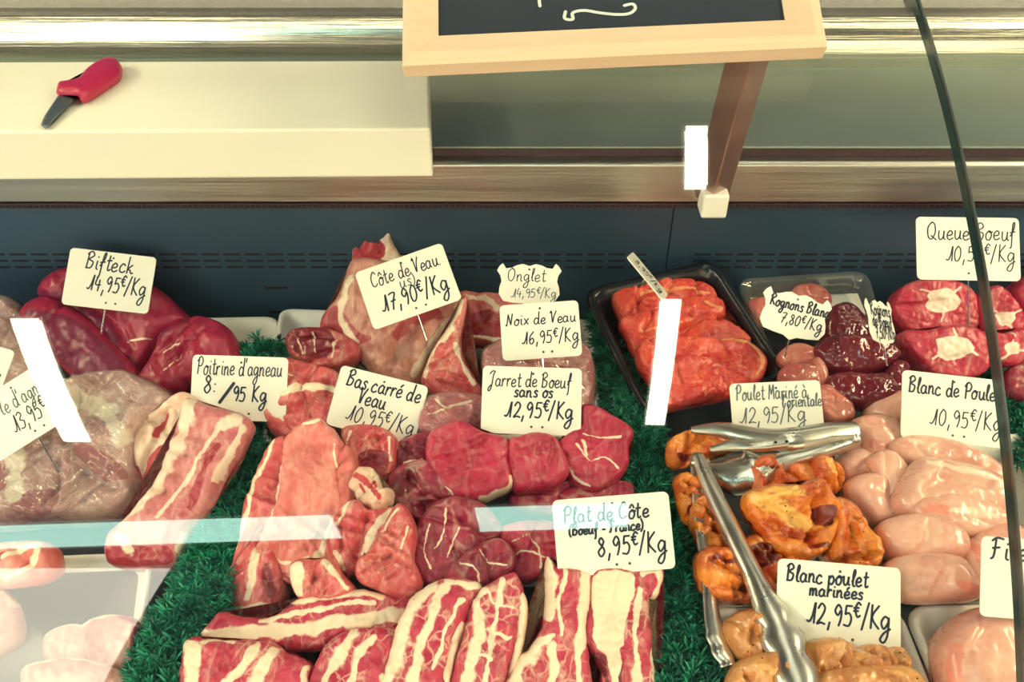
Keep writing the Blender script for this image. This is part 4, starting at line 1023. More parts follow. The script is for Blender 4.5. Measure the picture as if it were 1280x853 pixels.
lump('lamb_breast', 'long lamb breast slab with rib ridges beside the parsley strip', 'meat', [(238, 502), (262, 510), (300, 520), (314, 532), (306, 552), (298, 572), (282, 598), (262, 640), (243, 666), (233, 690), (226, 709), (190, 713), (148, 708), (138, 692), (143, 668), (166, 648), (196, 612), (214, 574), (228, 530)],
     -0.672, 32, 0.026, 0.032, 'lamb', r=0.016, s=0.0023, seed=7, jag=0.0008,
     fats=[([(245, 512), (232, 560), (205, 610), (160, 655)], 17), ([(288, 532), (270, 560), (240, 610), (210, 650)], 5), ([(308, 540), (292, 575), (276, 605)], 7), ([(232, 690), (236, 672)], 8), ([(160, 672), (172, 690)], 10), ([(300, 528), (285, 540)], 12)],
     darks=[([(280, 560), (262, 600), (246, 640)], 9), ('poly', [(144, 688), (180, 684), (220, 686), (222, 706), (170, 710), (146, 704)])],
     creases=[([(226, 545), (256, 552)], 5, 0.005), ([(218, 566), (246, 574)], 5, 0.005), ([(208, 588), (236, 598)], 5, 0.005), ([(196, 610), (220, 622)], 5, 0.005), ([(262, 520), (240, 575), (200, 640)], 5, 0.004)])
lump('lamb_chop', 'pink ring shaped lamb chop with a white fat rim near the tray of pale slices', 'meat', [(-40, 690), (0, 684), (30, 680), (58, 682), (67, 700), (63, 718), (36, 730), (-40, 732)],
     -0.672, 30, 0.018, 0.025, 'veal', s=0.0026, seed=8, fats=[([(20, 722), (48, 712), (58, 690)], 6), ([(20, 700), (44, 688), (58, 683)], 6)], darks=[([(10, 700), (22, 698)], 9)])
for k, (pl, lb) in enumerate([
    ([(-40, 735), (0, 738), (22, 760), (24, 795), (0, 815), (-40, 815)], 'pale pork piece at the picture edge on the white tray, under the lamb chop'),
    ([(104, 792), (122, 776), (150, 772), (172, 780), (176, 806), (170, 836), (140, 842), (112, 826)], 'pale pork cube piece with a pink side, at the tray rim by the parsley'),
    ([(60, 800), (90, 784), (112, 790), (124, 822), (100, 838), (66, 832)], 'greyish pale pork piece next to the pink sided cube piece'),
    ([(36, 838), (90, 826), (140, 836), (164, 850), (160, 868), (100, 872), (40, 866)], 'long flat pale pork slice lowest on the white tray')]):
    lump('pork_slice', lb, 'meat', pl, -0.700, 15, 0.016, 0.018, 'pork', s=0.0028, seed=10 + k, group='pale pork on the white tray', darks=([([(122, 776), (150, 772), (172, 782)], 5), ([(174, 790), (176, 815)], 5)] if k == 1 else []), fats=[([pl[0], pl[1], pl[2]], 6)])

# ---------------------------------------------------------------- veal
rack = empty('veal_rack', tuple(at_z(500, 440, -0.70)), 'tall veal rack with a red bone tip, carrying the Côte de Veau card', 'meat')
lump('rib_bone_end', None, None, [(440, 322), (447, 300), (464, 286), (478, 280), (492, 284), (499, 294), (494, 303), (500, 318), (512, 338), (480, 352), (446, 346)],
     -0.612, 42, 0.020, 0.02, 'fatbone', parent=rack, s=0.0022, seed=21, jag=0.0016, wob=0.5, darks=[('poly', [(442, 335), (446, 303), (462, 290), (474, 300), (486, 316), (478, 332), (455, 345)])])['label'] = 'ragged red bone end with white gristle'
lump('membrane_side', None, None, [(437, 330), (452, 322), (500, 330), (545, 350), (578, 366), (582, 378), (560, 415), (540, 445), (530, 478), (505, 490), (470, 472), (448, 450), (425, 430), (402, 415), (404, 396), (420, 375), (430, 352)],
     -0.652, 46, 0.026, 0.04, 'rack', parent=rack, s=0.0028, seed=22, wob=0.3,
     fats=[([(520, 470), (540, 432), (570, 395), (582, 372)], 9), ([(440, 350), (430, 400), (450, 430)], 10)],
     darks=[('poly', [(404, 402), (425, 385), (450, 415), (470, 425), (440, 436), (415, 420)]), ([(500, 420), (520, 400), (548, 395)], 16)], creases=[([(500, 450), (525, 415), (560, 390)], 10, 0.006)])
lump('cut_face', None, None, [(527, 480), (533, 455), (546, 428), (566, 400), (577, 372), (585, 374), (580, 405), (577, 438), (588, 462), (601, 486), (598, 500), (575, 503), (548, 498)],
     -0.645, 48, 0.010, 0.03, 'veal_red', parent=rack, s=0.0022, seed=23, r=0.008,
     fats=[([(560, 412), (578, 376)], 7), ([(570, 430), (576, 450), (592, 480)], 5), ([(532, 470), (542, 440), (560, 418)], 4), ([(555, 425), (564, 412)], 9)])['label'] = 'dark pink cut chop face edged with fat'
lump('veal_breast', 'brownish veal piece with dark lean behind the shield card', 'meat', [(572, 372), (600, 370), (630, 374), (650, 385), (650, 428), (625, 433), (600, 430), (578, 424)],
     -0.652, 36, 0.022, 0.03, 'veal', s=0.0028, seed=24, fats=[([(580, 376), (608, 380), (620, 392)], 9), ([(590, 425), (625, 430)], 5)], darks=[('poly', [(580, 412), (600, 395), (630, 402), (636, 424), (600, 426)])])
lump('veal_topside', 'film wrapped pinkish veal topside behind the Noix de Veau card', 'meat', [(608, 442), (640, 428), (690, 428), (728, 436), (741, 470), (738, 505), (728, 528), (690, 515), (640, 490), (606, 470)],
     -0.672, 30, 0.028, 0.03, 'lamb', s=0.0028, seed=25, darks=[([(738, 460), (738, 510), (728, 525)], 14), ([(650, 462), (700, 470)], 8)], film=True)
lump('shin_slice', 'dark shin slice with an orange bone end on the white tray rim', 'meat', [(361, 428), (366, 418), (380, 414), (410, 415), (432, 423), (449, 434), (448, 447), (430, 459), (405, 463), (380, 453), (365, 442)],
     -0.668, 36, 0.020, 0.025, 'veal_red', s=0.0022, seed=26, darks=[('poly', [(360, 425), (378, 412), (410, 416), (422, 430), (414, 450), (385, 450), (364, 440)])], fats=[([(424, 430), (420, 452)], 4), ([(376, 428), (384, 446)], 1.5), ([(396, 420), (398, 445)], 1.5)])
lump('veal_cutlet', 'orange pink veal cutlet with a pale streak, beside the Poitrine card', 'meat', [(330, 470), (352, 454), (392, 460), (426, 474), (424, 505), (412, 535), (398, 552), (352, 548), (334, 520)],
     -0.668, 28, 0.022, 0.03, 'veal_red', s=0.0024, seed=27, fats=[([(360, 500), (385, 492), (420, 494)], 10), ([(350, 470), (372, 478)], 3)], creases=[([(350, 522), (385, 515), (415, 500)], 7, 0.007)])
lump('veal_cutlet', 'veal cutlet standing on edge along the parsley strip, with a bare white bone', 'meat', [(342, 560), (360, 552), (366, 575), (362, 620), (350, 668), (346, 692), (356, 720), (358, 748), (345, 768), (300, 771), (287, 756), (294, 712), (304, 680), (308, 640), (322, 602)],
     -0.684, 26, 0.018, 0.03, 'veal_red', s=0.0023, seed=28, jag=0.001, fats=[([(346, 556), (334, 592), (322, 612), (310, 660), (300, 690)], 6), ([(325, 695), (320, 730), (314, 752)], 9), ([(300, 765), (345, 762)], 6)], darks=[([(338, 712), (345, 745)], 9)])
lump('veal_cutlet', 'broad pale pink veal cutlet laid down the middle of the veal pile', 'meat', [(361, 552), (380, 533), (400, 528), (420, 546), (427, 566), (420, 588), (423, 618), (427, 640), (418, 668), (412, 698), (390, 722), (370, 728), (348, 724), (329, 700), (326, 682), (337, 652), (350, 630), (354, 600), (356, 576)],
     -0.664, 27, 0.016, 0.022, 'veal', s=0.0021, seed=29, jag=0.0022, wob=0.4, fats=[([(340, 652), (352, 622), (356, 590)], 4), ([(382, 534), (400, 531)], 4), ([(336, 690), (360, 706), (390, 700)], 3), ([(418, 655), (408, 690), (398, 712)], 11), ([(420, 560), (424, 600)], 3), ([(404, 690), (420, 712)], 3)], darks=[([(331, 690), (345, 715), (370, 726)], 4)], creases=[([(420, 640), (400, 680), (370, 700)], 6, 0.004), ([(330, 690), (350, 704), (352, 724)], 6, 0.005), ([(362, 570), (385, 556), (418, 560)], 7, 0.003), ([(376, 600), (370, 650), (352, 690)], 8, 0.003)])
lump('veal_cutlet', 'narrow rolled veal strip beside the broad pale cutlet', 'meat', [(423, 572), (436, 562), (444, 580), (444, 606), (443, 630), (434, 648), (424, 634), (420, 602)],
     -0.662, 28, 0.016, 0.02, 'veal', s=0.0022, seed=30)
lump('veal_cutlet', 'mauve veal cutlet under the pin of the Bas carré card', 'meat', [(430, 540), (462, 536), (492, 548), (494, 572), (488, 600), (470, 606), (452, 596), (440, 575)],
     -0.668, 26, 0.018, 0.025, 'veal_red', s=0.0024, seed=31, darks=[('poly', [(452, 575), (485, 570), (484, 600), (460, 598)])], fats=[([(440, 545), (436, 575)], 5), ([(488, 552), (490, 580)], 3)])
lump('gristle_knuckle', 'knobbly cream gristle knuckle on the veal pile', 'meat', [(444, 592), (456, 586), (470, 594), (474, 608), (488, 616), (488, 630), (474, 640), (458, 634), (448, 622), (440, 606)],
     -0.652, 32, 0.016, 0.018, 'fatbone', s=0.0019, seed=32, wob=0.9, jag=0.003, fine=0.004, darks=[([(446, 596), (462, 606), (478, 626)], 7), ([(470, 604), (474, 612)], 5), ([(452, 606), (456, 616)], 3)])
lump('veal_cutlet', 'pink veal cutlet streaked with white fat below the gristle knuckle', 'meat', [(425, 645), (446, 630), (462, 642), (484, 640), (498, 640), (494, 668), (470, 690), (455, 715), (436, 720), (416, 716), (412, 690)],
     -0.668, 27, 0.020, 0.026, 'veal_red', s=0.0022, seed=33, fats=[([(492, 645), (470, 668), (460, 695)], 9), ([(440, 632), (425, 660)], 4), ([(425, 695), (432, 716)], 5)], creases=[([(462, 648), (452, 690)], 5, 0.006)])
lump('veal_cutlet', 'reddish folded veal lump against the beef slices', 'meat', [(478, 668), (500, 634), (514, 652), (520, 672), (517, 702), (526, 728), (518, 742), (502, 748), (476, 738), (452, 726), (450, 706), (466, 692)],
     -0.664, 30, 0.024, 0.028, 'veal_red', s=0.0022, seed=34, wob=0.4, fats=[([(512, 664), (505, 690)], 3), ([(500, 640), (480, 668)], 4)], creases=[([(466, 706), (490, 700), (512, 708)], 5, 0.005), ([(478, 730), (500, 715)], 4, 0.004)])
lump('veal_shank', 'veal shank piece with a smooth grey white end above the horizontal rib slab', 'meat', [(367, 710), (376, 702), (392, 704), (415, 703), (428, 722), (441, 738), (428, 746), (402, 750), (380, 748), (370, 734)],
     -0.666, 30, 0.018, 0.022, 'veal_red', s=0.0021, seed=35, fats=[('poly', [(366, 710), (380, 703), (386, 715), (382, 735), (384, 748), (370, 740)]), ([(410, 706), (425, 722), (438, 738)], 6)])

# ---------------------------------------------------------------- beef shin slices
lump('beef_slice', 'red beef shin piece with glossy film behind the Jarret card', 'meat', [(530, 512), (540, 500), (570, 496), (602, 500), (620, 520), (604, 548), (570, 545), (540, 548), (526, 536)],
     -0.668, 28, 0.02, 0.025, 'beef', s=0.0024, seed=41, fats=[([(545, 506), (560, 516), (590, 508)], 3), ([(538, 525), (556, 520)], 3)], film=True)
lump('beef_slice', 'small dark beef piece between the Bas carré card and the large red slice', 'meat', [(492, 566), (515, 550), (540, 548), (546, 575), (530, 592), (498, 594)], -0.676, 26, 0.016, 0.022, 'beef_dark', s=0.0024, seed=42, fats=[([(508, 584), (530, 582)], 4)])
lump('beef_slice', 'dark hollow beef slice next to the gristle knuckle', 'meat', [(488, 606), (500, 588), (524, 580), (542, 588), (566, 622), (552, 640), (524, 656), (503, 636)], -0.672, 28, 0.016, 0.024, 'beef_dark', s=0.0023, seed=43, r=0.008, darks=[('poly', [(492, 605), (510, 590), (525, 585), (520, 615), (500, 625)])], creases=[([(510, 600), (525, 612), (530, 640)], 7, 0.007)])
lump('beef_slice', 'large bright red beef shin slice under the Jarret card', 'meat', [(538, 548), (556, 535), (576, 530), (604, 544), (632, 552), (634, 578), (640, 606), (618, 619), (598, 626), (566, 622), (543, 596), (536, 576)],
     -0.656, 28, 0.016, 0.022, 'beef', r=0.010, s=0.0023, seed=44, fats=[([(640, 600), (638, 612), (618, 621), (600, 627)], 5), ([(543, 600), (566, 623)], 3)], creases=[([(545, 572), (575, 565), (605, 550)], 6, 0.004), ([(606, 548), (604, 570)], 4, 0.003)])
lump('beef_slice', 'rounded plain red beef shin slice between the two larger ones', 'meat', [(635, 556), (650, 550), (668, 545), (692, 550), (703, 570), (708, 592), (690, 608), (664, 614), (645, 614), (637, 590)],
     -0.658, 27, 0.017, 0.022, 'beef', r=0.012, s=0.0023, seed=45)
lump('beef_slice', 'pointed beef shin slice crossed by white sinew beside the parsley strip', 'meat', [(728, 512), (742, 511), (760, 520), (788, 540), (783, 558), (782, 582), (768, 601), (742, 614), (718, 601), (705, 578), (698, 560), (712, 545), (728, 535)],
     -0.656, 28, 0.014, 0.022, 'beef', r=0.009, s=0.0022, seed=46, fats=[([(728, 546), (750, 551), (773, 550)], 2.2), ([(720, 560), (736, 579), (756, 575), (771, 588)], 2.2), ([(728, 556), (732, 572)], 4), ([(706, 580), (718, 600), (738, 612)], 2)])
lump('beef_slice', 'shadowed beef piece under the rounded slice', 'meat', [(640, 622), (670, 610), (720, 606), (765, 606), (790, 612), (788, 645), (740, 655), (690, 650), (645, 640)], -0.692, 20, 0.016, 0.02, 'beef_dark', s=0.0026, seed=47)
lump('beef_slice', 'big folded beef shin piece with white seams in the middle of the beef pile', 'meat', [(534, 646), (550, 632), (570, 626), (598, 632), (616, 648), (626, 668), (606, 684), (570, 716), (545, 734), (526, 720), (518, 694), (524, 664)],
     -0.662, 28, 0.020, 0.024, 'beef_dark', s=0.0022, seed=48, fats=[([(540, 660), (532, 690), (540, 715)], 1.8), ([(560, 640), (556, 670), (545, 690)], 1.8), ([(575, 665), (560, 700)], 1.5)], creases=[([(570, 640), (585, 665), (615, 668)], 6, 0.004)])
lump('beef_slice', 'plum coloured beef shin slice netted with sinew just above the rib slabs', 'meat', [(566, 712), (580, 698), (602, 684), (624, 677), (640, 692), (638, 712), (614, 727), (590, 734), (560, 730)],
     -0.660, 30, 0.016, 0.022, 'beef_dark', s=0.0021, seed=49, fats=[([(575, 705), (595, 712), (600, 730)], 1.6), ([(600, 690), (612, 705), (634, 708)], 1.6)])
lump('beef_slice', 'wide beef shin slice running behind the Plat de Côte card', 'meat', [(622, 668), (650, 656), (690, 656), (730, 662), (740, 690), (712, 706), (684, 716), (657, 727), (640, 716), (638, 692)],
     -0.668, 28, 0.016, 0.022, 'beef', s=0.0023, seed=50, fats=[([(640, 700), (655, 690), (680, 700)], 1.6), ([(660, 670), (672, 690), (676, 712)], 1.6), ([(640, 680), (660, 672)], 1.6)])

# ---------------------------------------------------------------- beef rib slabs
lump('rib_slab', 'long flat rib slab lying crosswise above the others, banded with white fat', 'meat', [(280, 768), (302, 774), (342, 774), (376, 752), (414, 746), (450, 740), (482, 746), (516, 752), (508, 772), (496, 790), (470, 792), (432, 796), (400, 812), (345, 812), (300, 806), (256, 798), (268, 780)],
     -0.684, 26, 0.016, 0.022, 'rib', r=0.010, s=0.0022, seed=61, jag=0.0008, wob=0.3,
     fats=[([(256, 797), (300, 794), (345, 792), (400, 786), (450, 777), (500, 775)], 11), ([(372, 754), (410, 748), (450, 743), (478, 747)], 7), ([(330, 780), (390, 768), (440, 757), (470, 756)], 4)], darks=[([(345, 770), (370, 760)], 5)])
lump('rib_slab', 'thick rib slab with a ragged cream end beside the parsley strip', 'meat', [(236, 808), (246, 799), (262, 803), (300, 804), (338, 804), (356, 818), (388, 832), (388, 860), (380, 905), (222, 905), (230, 850)],
     -0.684, 24, 0.020, 0.022, 'rib', r=0.010, s=0.0022, seed=62, jag=0.0014,
     fats=[([(240, 806), (252, 815), (248, 850), (242, 900)], 12), ([(325, 812), (310, 840), (285, 865)], 7), ([(348, 820), (330, 850), (310, 900)], 10), ([(386, 838), (384, 860)], 6), ([(260, 804), (300, 805)], 3)])
lump('rib_slab', 'rib slab with slanting white stripes in front of the crosswise one', 'meat', [(408, 812), (432, 793), (462, 788), (497, 789), (494, 812), (486, 850), (474, 905), (382, 905), (388, 858)],
     -0.682, 24, 0.020, 0.022, 'rib', r=0.010, s=0.0022, seed=63,
     fats=[([(446, 796), (424, 830), (402, 880)], 9), ([(470, 800), (450, 830), (438, 880)], 5), ([(486, 850), (480, 890)], 5)])
def rib(label, pl, seed, fats, darks=(), z=-0.668, bone=None, bmat='fatbone'):
    o = lump('rib_slab', label, 'meat', pl, z, 24, 0.018, 0.03, 'rib', r=0.009, s=0.0021, seed=seed, fats=fats, darks=darks, jag=0.0012)
    if bone:
        lump('bone_face', None, None, bone, z - 0.004, 24, 0.012, 0.03, bmat, parent=o, s=0.0024, seed=seed + 5, r=0.008, wob=0.1)['label'] = 'smooth pale bone side'
    return o
rib('rib slab with a broad white fat edge and a pale bone side', [(512, 756), (532, 738), (556, 727), (578, 726), (600, 734), (591, 754), (580, 781), (567, 806), (558, 846), (548, 905), (458, 905), (478, 853), (495, 800)], 64,
    [([(540, 735), (512, 770), (500, 810), (482, 860)], 13), ([(555, 740), (540, 780), (524, 830), (515, 890)], 9), ([(560, 730), (580, 734), (600, 736)], 6), ([(578, 750), (560, 790), (545, 840)], 3), ([(530, 742), (520, 760)], 12)],
    bone=[(590, 754), (582, 752), (566, 790), (548, 830), (540, 880), (562, 905), (566, 850), (576, 806), (588, 778)])
rib('marbled rib slab with a tan bone side, between the white edged ribs', [(602, 740), (626, 726), (642, 719), (651, 738), (650, 770), (644, 800), (632, 850), (622, 905), (558, 905), (566, 850), (580, 800), (590, 765)], 65,
    [([(602, 742), (596, 770), (600, 800), (588, 840), (578, 890)], 9), ([(628, 728), (622, 770), (612, 820), (604, 880)], 4), ([(610, 745), (622, 760), (640, 765)], 2.5), ([(612, 790), (630, 800), (640, 798)], 2.5), ([(598, 822), (615, 830)], 3)],
    bone=[(646, 735), (655, 742), (660, 760), (656, 800), (645, 850), (634, 905), (618, 905), (630, 850), (642, 800)], bmat='fatbone')
rib('rib slab with a pointed fat tip just under the Plat de Côte card', [(684, 699), (696, 713), (716, 716), (737, 720), (736, 754), (731, 784), (734, 830), (736, 905), (628, 905), (635, 850), (650, 824), (664, 812), (680, 782), (684, 740)], 66,
    [([(684, 702), (688, 740), (684, 780)], 8), ([(706, 718), (698, 760), (700, 800)], 4), ([(730, 722), (726, 770), (722, 830), (724, 900)], 8), ([(660, 815), (645, 845), (636, 900)], 14), ([(690, 812), (690, 850), (680, 900)], 7), ([(668, 812), (690, 800)], 5)])
rib('broad rib slab mostly white fat at the edge of the black display tray', [(738, 720), (762, 714), (804, 716), (826, 712), (820, 744), (808, 750), (811, 800), (817, 853), (820, 905), (748, 905), (752, 840), (734, 808), (731, 784), (736, 754)], 67,
    [('poly', [(742, 724), (784, 720), (790, 740), (778, 790), (772, 850), (774, 905), (765, 900), (762, 850), (748, 812), (738, 790)]), ([(798, 740), (790, 800), (796, 880)], 6), ([(800, 720), (822, 716)], 4), ([(812, 750), (816, 853)], 3), ([(822, 718), (818, 744)], 5)], darks=[([(756, 800), (768, 830), (772, 870)], 7), ([(744, 820), (756, 850), (758, 900)], 5)])

# ---------------------------------------------------------------- marinated steaks
ms = dict(group='steaks in the black tray', s=0.0024)
lump('marinated_steak', 'topmost back steak in the black tray, folded by the edge-on card', 'meat', [(768, 366), (785, 356), (820, 353), (852, 354), (880, 359), (893, 373), (888, 392), (850, 404), (815, 412), (788, 412), (772, 388)], -0.645, 20, 0.012, 0.016, 'marinade', seed=71, fats=[([(800, 372), (850, 366), (885, 372)], 5)], **ms)
lump('marinated_steak', 'curled steak second from the back in the black tray', 'meat', [(780, 402), (830, 390), (870, 377), (897, 378), (902, 394), (892, 404), (908, 408), (932, 424), (930, 434), (900, 446), (860, 448), (802, 446), (784, 420)], -0.650, 20, 0.013, 0.016, 'marinade', seed=72, fats=[([(880, 384), (898, 392)], 6), ([(800, 420), (850, 412)], 4)], creases=[([(850, 398), (890, 403)], 5, 0.006)], **ms)
lump('marinated_steak', 'very shiny wet steak with an orange rim in the black tray', 'meat', [(798, 440), (830, 426), (870, 430), (915, 430), (936, 437), (950, 449), (953, 462), (940, 478), (895, 486), (830, 484), (808, 468)], -0.652, 20, 0.015, 0.016, 'marinade', seed=73, wob=0.4, fats=[([(900, 431), (935, 440), (951, 458), (944, 472)], 5), ([(860, 428), (890, 424)], 7)], **ms)
lump('marinated_steak', 'lowest steak in the black tray, above the front rim', 'meat', [(818, 478), (850, 472), (900, 479), (934, 478), (915, 492), (872, 501), (832, 509), (826, 492)], -0.664, 19, 0.012, 0.016, 'marinade', seed=74, wob=0.4, fats=[([(822, 482), (850, 476)], 5)], **ms)

# ---------------------------------------------------------------- kidneys
kd = dict(s=0.0024)
lump('pale_kidney', 'pale kidney behind the shield card, at the black tray edge', 'meat', [(932, 384), (946, 376), (960, 378), (962, 396), (944, 404)], -0.660, 25, 0.014, 0.02, 'pale_kidney', seed=81, **kd)
lump('pale_kidney', 'pink kidney showing over the top of the Rognons Blanc card', 'meat', [(992, 364), (1008, 359), (1026, 364), (1036, 378), (1028, 394), (1004, 396), (990, 380)], -0.658, 25, 0.016, 0.02, 'pale_kidney', seed=82, **kd)
lump('pale_kidney', 'pale kidney just under the shield card beside the black tray', 'meat', [(974, 446), (985, 436), (1000, 434), (1018, 442), (1022, 452), (1010, 460), (990, 462), (976, 456)], -0.652, 28, 0.016, 0.02, 'pale_kidney', seed=83, **kd)
lump('pale_kidney', 'lower pale kidney above the Poulet Mariné card', 'meat', [(980, 462), (1000, 458), (1018, 460), (1022, 472), (1012, 484), (988, 484), (976, 474)], -0.652, 28, 0.014, 0.02, 'pale_kidney', seed=84, **kd)
lump('pale_kidney', 'finger shaped pale kidney against the dark ones', 'meat', [(1019, 450), (1026, 456), (1031, 468), (1029, 482), (1021, 482), (1018, 466)], -0.648, 28, 0.012, 0.018, 'pale_kidney', seed=85, **kd)
lump('pale_kidney', 'pale kidney lowest in the tub, next to the Poulet Mariné card', 'meat', [(1022, 490), (1034, 484), (1046, 494), (1062, 508), (1062, 524), (1036, 526), (1022, 512)], -0.654, 26, 0.014, 0.02, 'pale_kidney', seed=86, **kd)
lump('dark_kidney', 'upright dark kidney between the two shield cards', 'meat', [(1030, 400), (1042, 386), (1060, 383), (1074, 396), (1086, 424), (1080, 436), (1040, 436), (1028, 420)], -0.654, 32, 0.022, 0.025, 'kidney', seed=87, **kd)
lump('dark_kidney', 'largest glossy dark kidney lying across the middle of the tub', 'meat', [(1016, 440), (1036, 426), (1084, 425), (1107, 434), (1119, 449), (1100, 463), (1070, 472), (1040, 466), (1023, 453)], -0.646, 30, 0.022, 0.025, 'kidney', seed=88, **kd)
lump('dark_kidney', 'dark kidney under the largest one, above the chicken breasts', 'meat', [(1034, 478), (1050, 470), (1080, 472), (1104, 472), (1118, 488), (1112, 504), (1080, 510), (1044, 500)], -0.650, 28, 0.018, 0.025, 'kidney', seed=89, **kd)
lump('dark_kidney', 'small dark kidney at the tub side by the oxtail', 'meat', [(1106, 470), (1118, 455), (1132, 460), (1130, 478), (1124, 492), (1110, 488)], -0.652, 28, 0.016, 0.02, 'kidney', seed=90, **kd)

# ---------------------------------------------------------------- oxtail
def oxtail(label, pl, c, seed, rx=13, ry=10, z=-0.655, film=None):
    cx, cy = c
    disc = [(cx + rx * math.cos(a) * (1 + 0.18 * math.sin(3 * a + seed)), cy + ry * math.sin(a) * (1 + 0.15 * math.cos(2 * a))) for a in np.linspace(0, 2 * math.pi, 10, endpoint=False)]
    fats = [('poly', disc)]
    C = np.array(pl).mean(0)
    for k, a in enumerate((0.6, 2.7, 4.6)):
        far = (cx + 30 * math.cos(a + seed), cy + 26 * math.sin(a + seed))
        mid = ((cx + far[0]) / 2 + 4, (cy + far[1]) / 2 - 2)
        fats.append(([(cx + rx * .8 * math.cos(a + seed), cy + ry * .8 * math.sin(a + seed)), mid, far], 2.6))
    return lump('oxtail_slice', label, 'meat', pl, z, 42, 0.012, 0.035, 'oxtail', r=0.008, s=0.0020, seed=seed, fats=fats, group='oxtail slices', film=film)
oxtail('upper whole oxtail slice with a round white bone, above the green leaf bit', [(1118, 384), (1126, 364), (1145, 354), (1170, 352), (1198, 356), (1216, 370), (1223, 397), (1214, 412), (1190, 414), (1165, 420), (1138, 416), (1124, 402)], (1172, 378), 1, 21, 17)
oxtail('lower whole oxtail slice with a round white bone, touching the Blanc de Poulet card', [(1130, 418), (1160, 416), (1185, 410), (1212, 411), (1230, 424), (1236, 446), (1224, 466), (1192, 470), (1158, 462), (1138, 440)], (1185, 437), 2, 22, 17, z=-0.650)
oxtail('upper oxtail slice partly hidden by the glass joint', [(1226, 372), (1244, 360), (1260, 372), (1272, 390), (1275, 412), (1255, 420), (1232, 414), (1224, 392)], (1251, 400), 3, 11, 10)
oxtail('lower oxtail slice partly hidden by the glass joint', [(1228, 418), (1256, 420), (1276, 414), (1280, 440), (1266, 455), (1244, 450), (1230, 438)], (1259, 437), 4, 11, 9, z=-0.652)
lump('beef_slice', 'round red beef piece cut off by the picture edge beside the oxtail', 'meat', [(1262, 366), (1275, 350), (1310, 346), (1330, 380), (1310, 405), (1282, 400), (1270, 386)], -0.655, 34, 0.020, 0.03, 'beef', s=0.0026, seed=95)
lump('beef_slice', 'brown red beef piece at the picture edge under the oxtail', 'meat', [(1256, 470), (1285, 452), (1330, 455), (1330, 500), (1290, 505), (1262, 495)], -0.680, 25, 0.016, 0.03, 'beef_dark', s=0.003, seed=96)

# ---------------------------------------------------------------- raw chicken breasts
def breast(label, pl, seed, z, fats=(), darks=(), h=0.020, cr=(), tilt=28):
    return lump('chicken_breast', label, 'meat', pl, z, tilt, h, 0.024, 'chicken', s=0.0024, seed=seed, fats=fats, darks=darks, creases=cr, wob=0.18, fine=0.0006, group='raw chicken breasts')
breast('chicken breast topmost, half behind the Blanc de Poulet card', [(1083, 518), (1098, 502), (1124, 494), (1160, 500), (1160, 536), (1124, 542), (1096, 532)], 101, -0.662)
breast('chicken breast at the end of the lying tongs', [(1066, 532), (1095, 522), (1118, 532), (1128, 550), (1114, 570), (1088, 574), (1076, 556)], 102, -0.656, darks=[([(1085, 560), (1110, 566)], 8)])
breast('small chicken breast end against the orange marinated tub', [(1046, 582), (1068, 566), (1088, 576), (1094, 592), (1078, 602), (1054, 606)], 103, -0.664)
breast('long curved chicken breast directly under the Blanc de Poulet card', [(1108, 562), (1134, 549), (1178, 554), (1220, 570), (1247, 588), (1258, 612), (1240, 612), (1200, 590), (1160, 586), (1130, 580)], 104, -0.658, fats=[([(1130, 556), (1145, 560)], 6)])
breast('finger like chicken tender hanging beside the big central breast', [(1090, 574), (1112, 568), (1132, 590), (1128, 606), (1116, 626), (1112, 638), (1102, 628), (1102, 606), (1094, 590)], 105, -0.650, h=0.014)
breast('chicken breast alongside the marinated tub rim, below the small end', [(1058, 612), (1080, 597), (1102, 602), (1106, 628), (1120, 642), (1130, 650), (1100, 660), (1076, 648)], 106, -0.662)
breast('big central chicken breast with a smooth folded top', [(1116, 634), (1122, 614), (1134, 594), (1152, 577), (1184, 582), (1224, 592), (1251, 606), (1259, 632), (1256, 655), (1217, 662), (1166, 656), (1146, 642), (1130, 645)], 107, -0.646, fats=[([(1152, 582), (1190, 594), (1230, 604)], 6)], h=0.022, cr=[([(1148, 618), (1175, 606), (1220, 612)], 7, 0.005)])
breast('pinker chicken tender tucked under the big central breast', [(1142, 638), (1166, 622), (1204, 622), (1242, 636), (1256, 652), (1217, 666), (1168, 660)], 108, -0.640, darks=[([(1150, 640), (1175, 640)], 10)], fats=[([(1182, 642), (1215, 644), (1240, 648)], 6)], h=0.012)
breast('rounded chicken breast lower in the tray, under the big central one', [(1100, 662), (1134, 648), (1168, 650), (1198, 670), (1203, 688), (1184, 700), (1146, 702), (1112, 696)], 109, -0.652)
breast('chicken breast lowest along the white tray rim', [(1114, 706), (1150, 697), (1192, 700), (1208, 718), (1218, 744), (1178, 750), (1130, 749), (1116, 730)], 110, -0.656, darks=[([(1190, 735), (1210, 740)], 8)])
breast('upright pink chicken breast beside the Filet card', [(1202, 694), (1222, 670), (1250, 660), (1275, 664), (1282, 700), (1262, 735), (1232, 742), (1197, 750), (1180, 732), (1200, 710)], 111, -0.662, darks=[([(1190, 735), (1215, 742)], 9), ([(1210, 690), (1220, 715)], 10)], h=0.016)

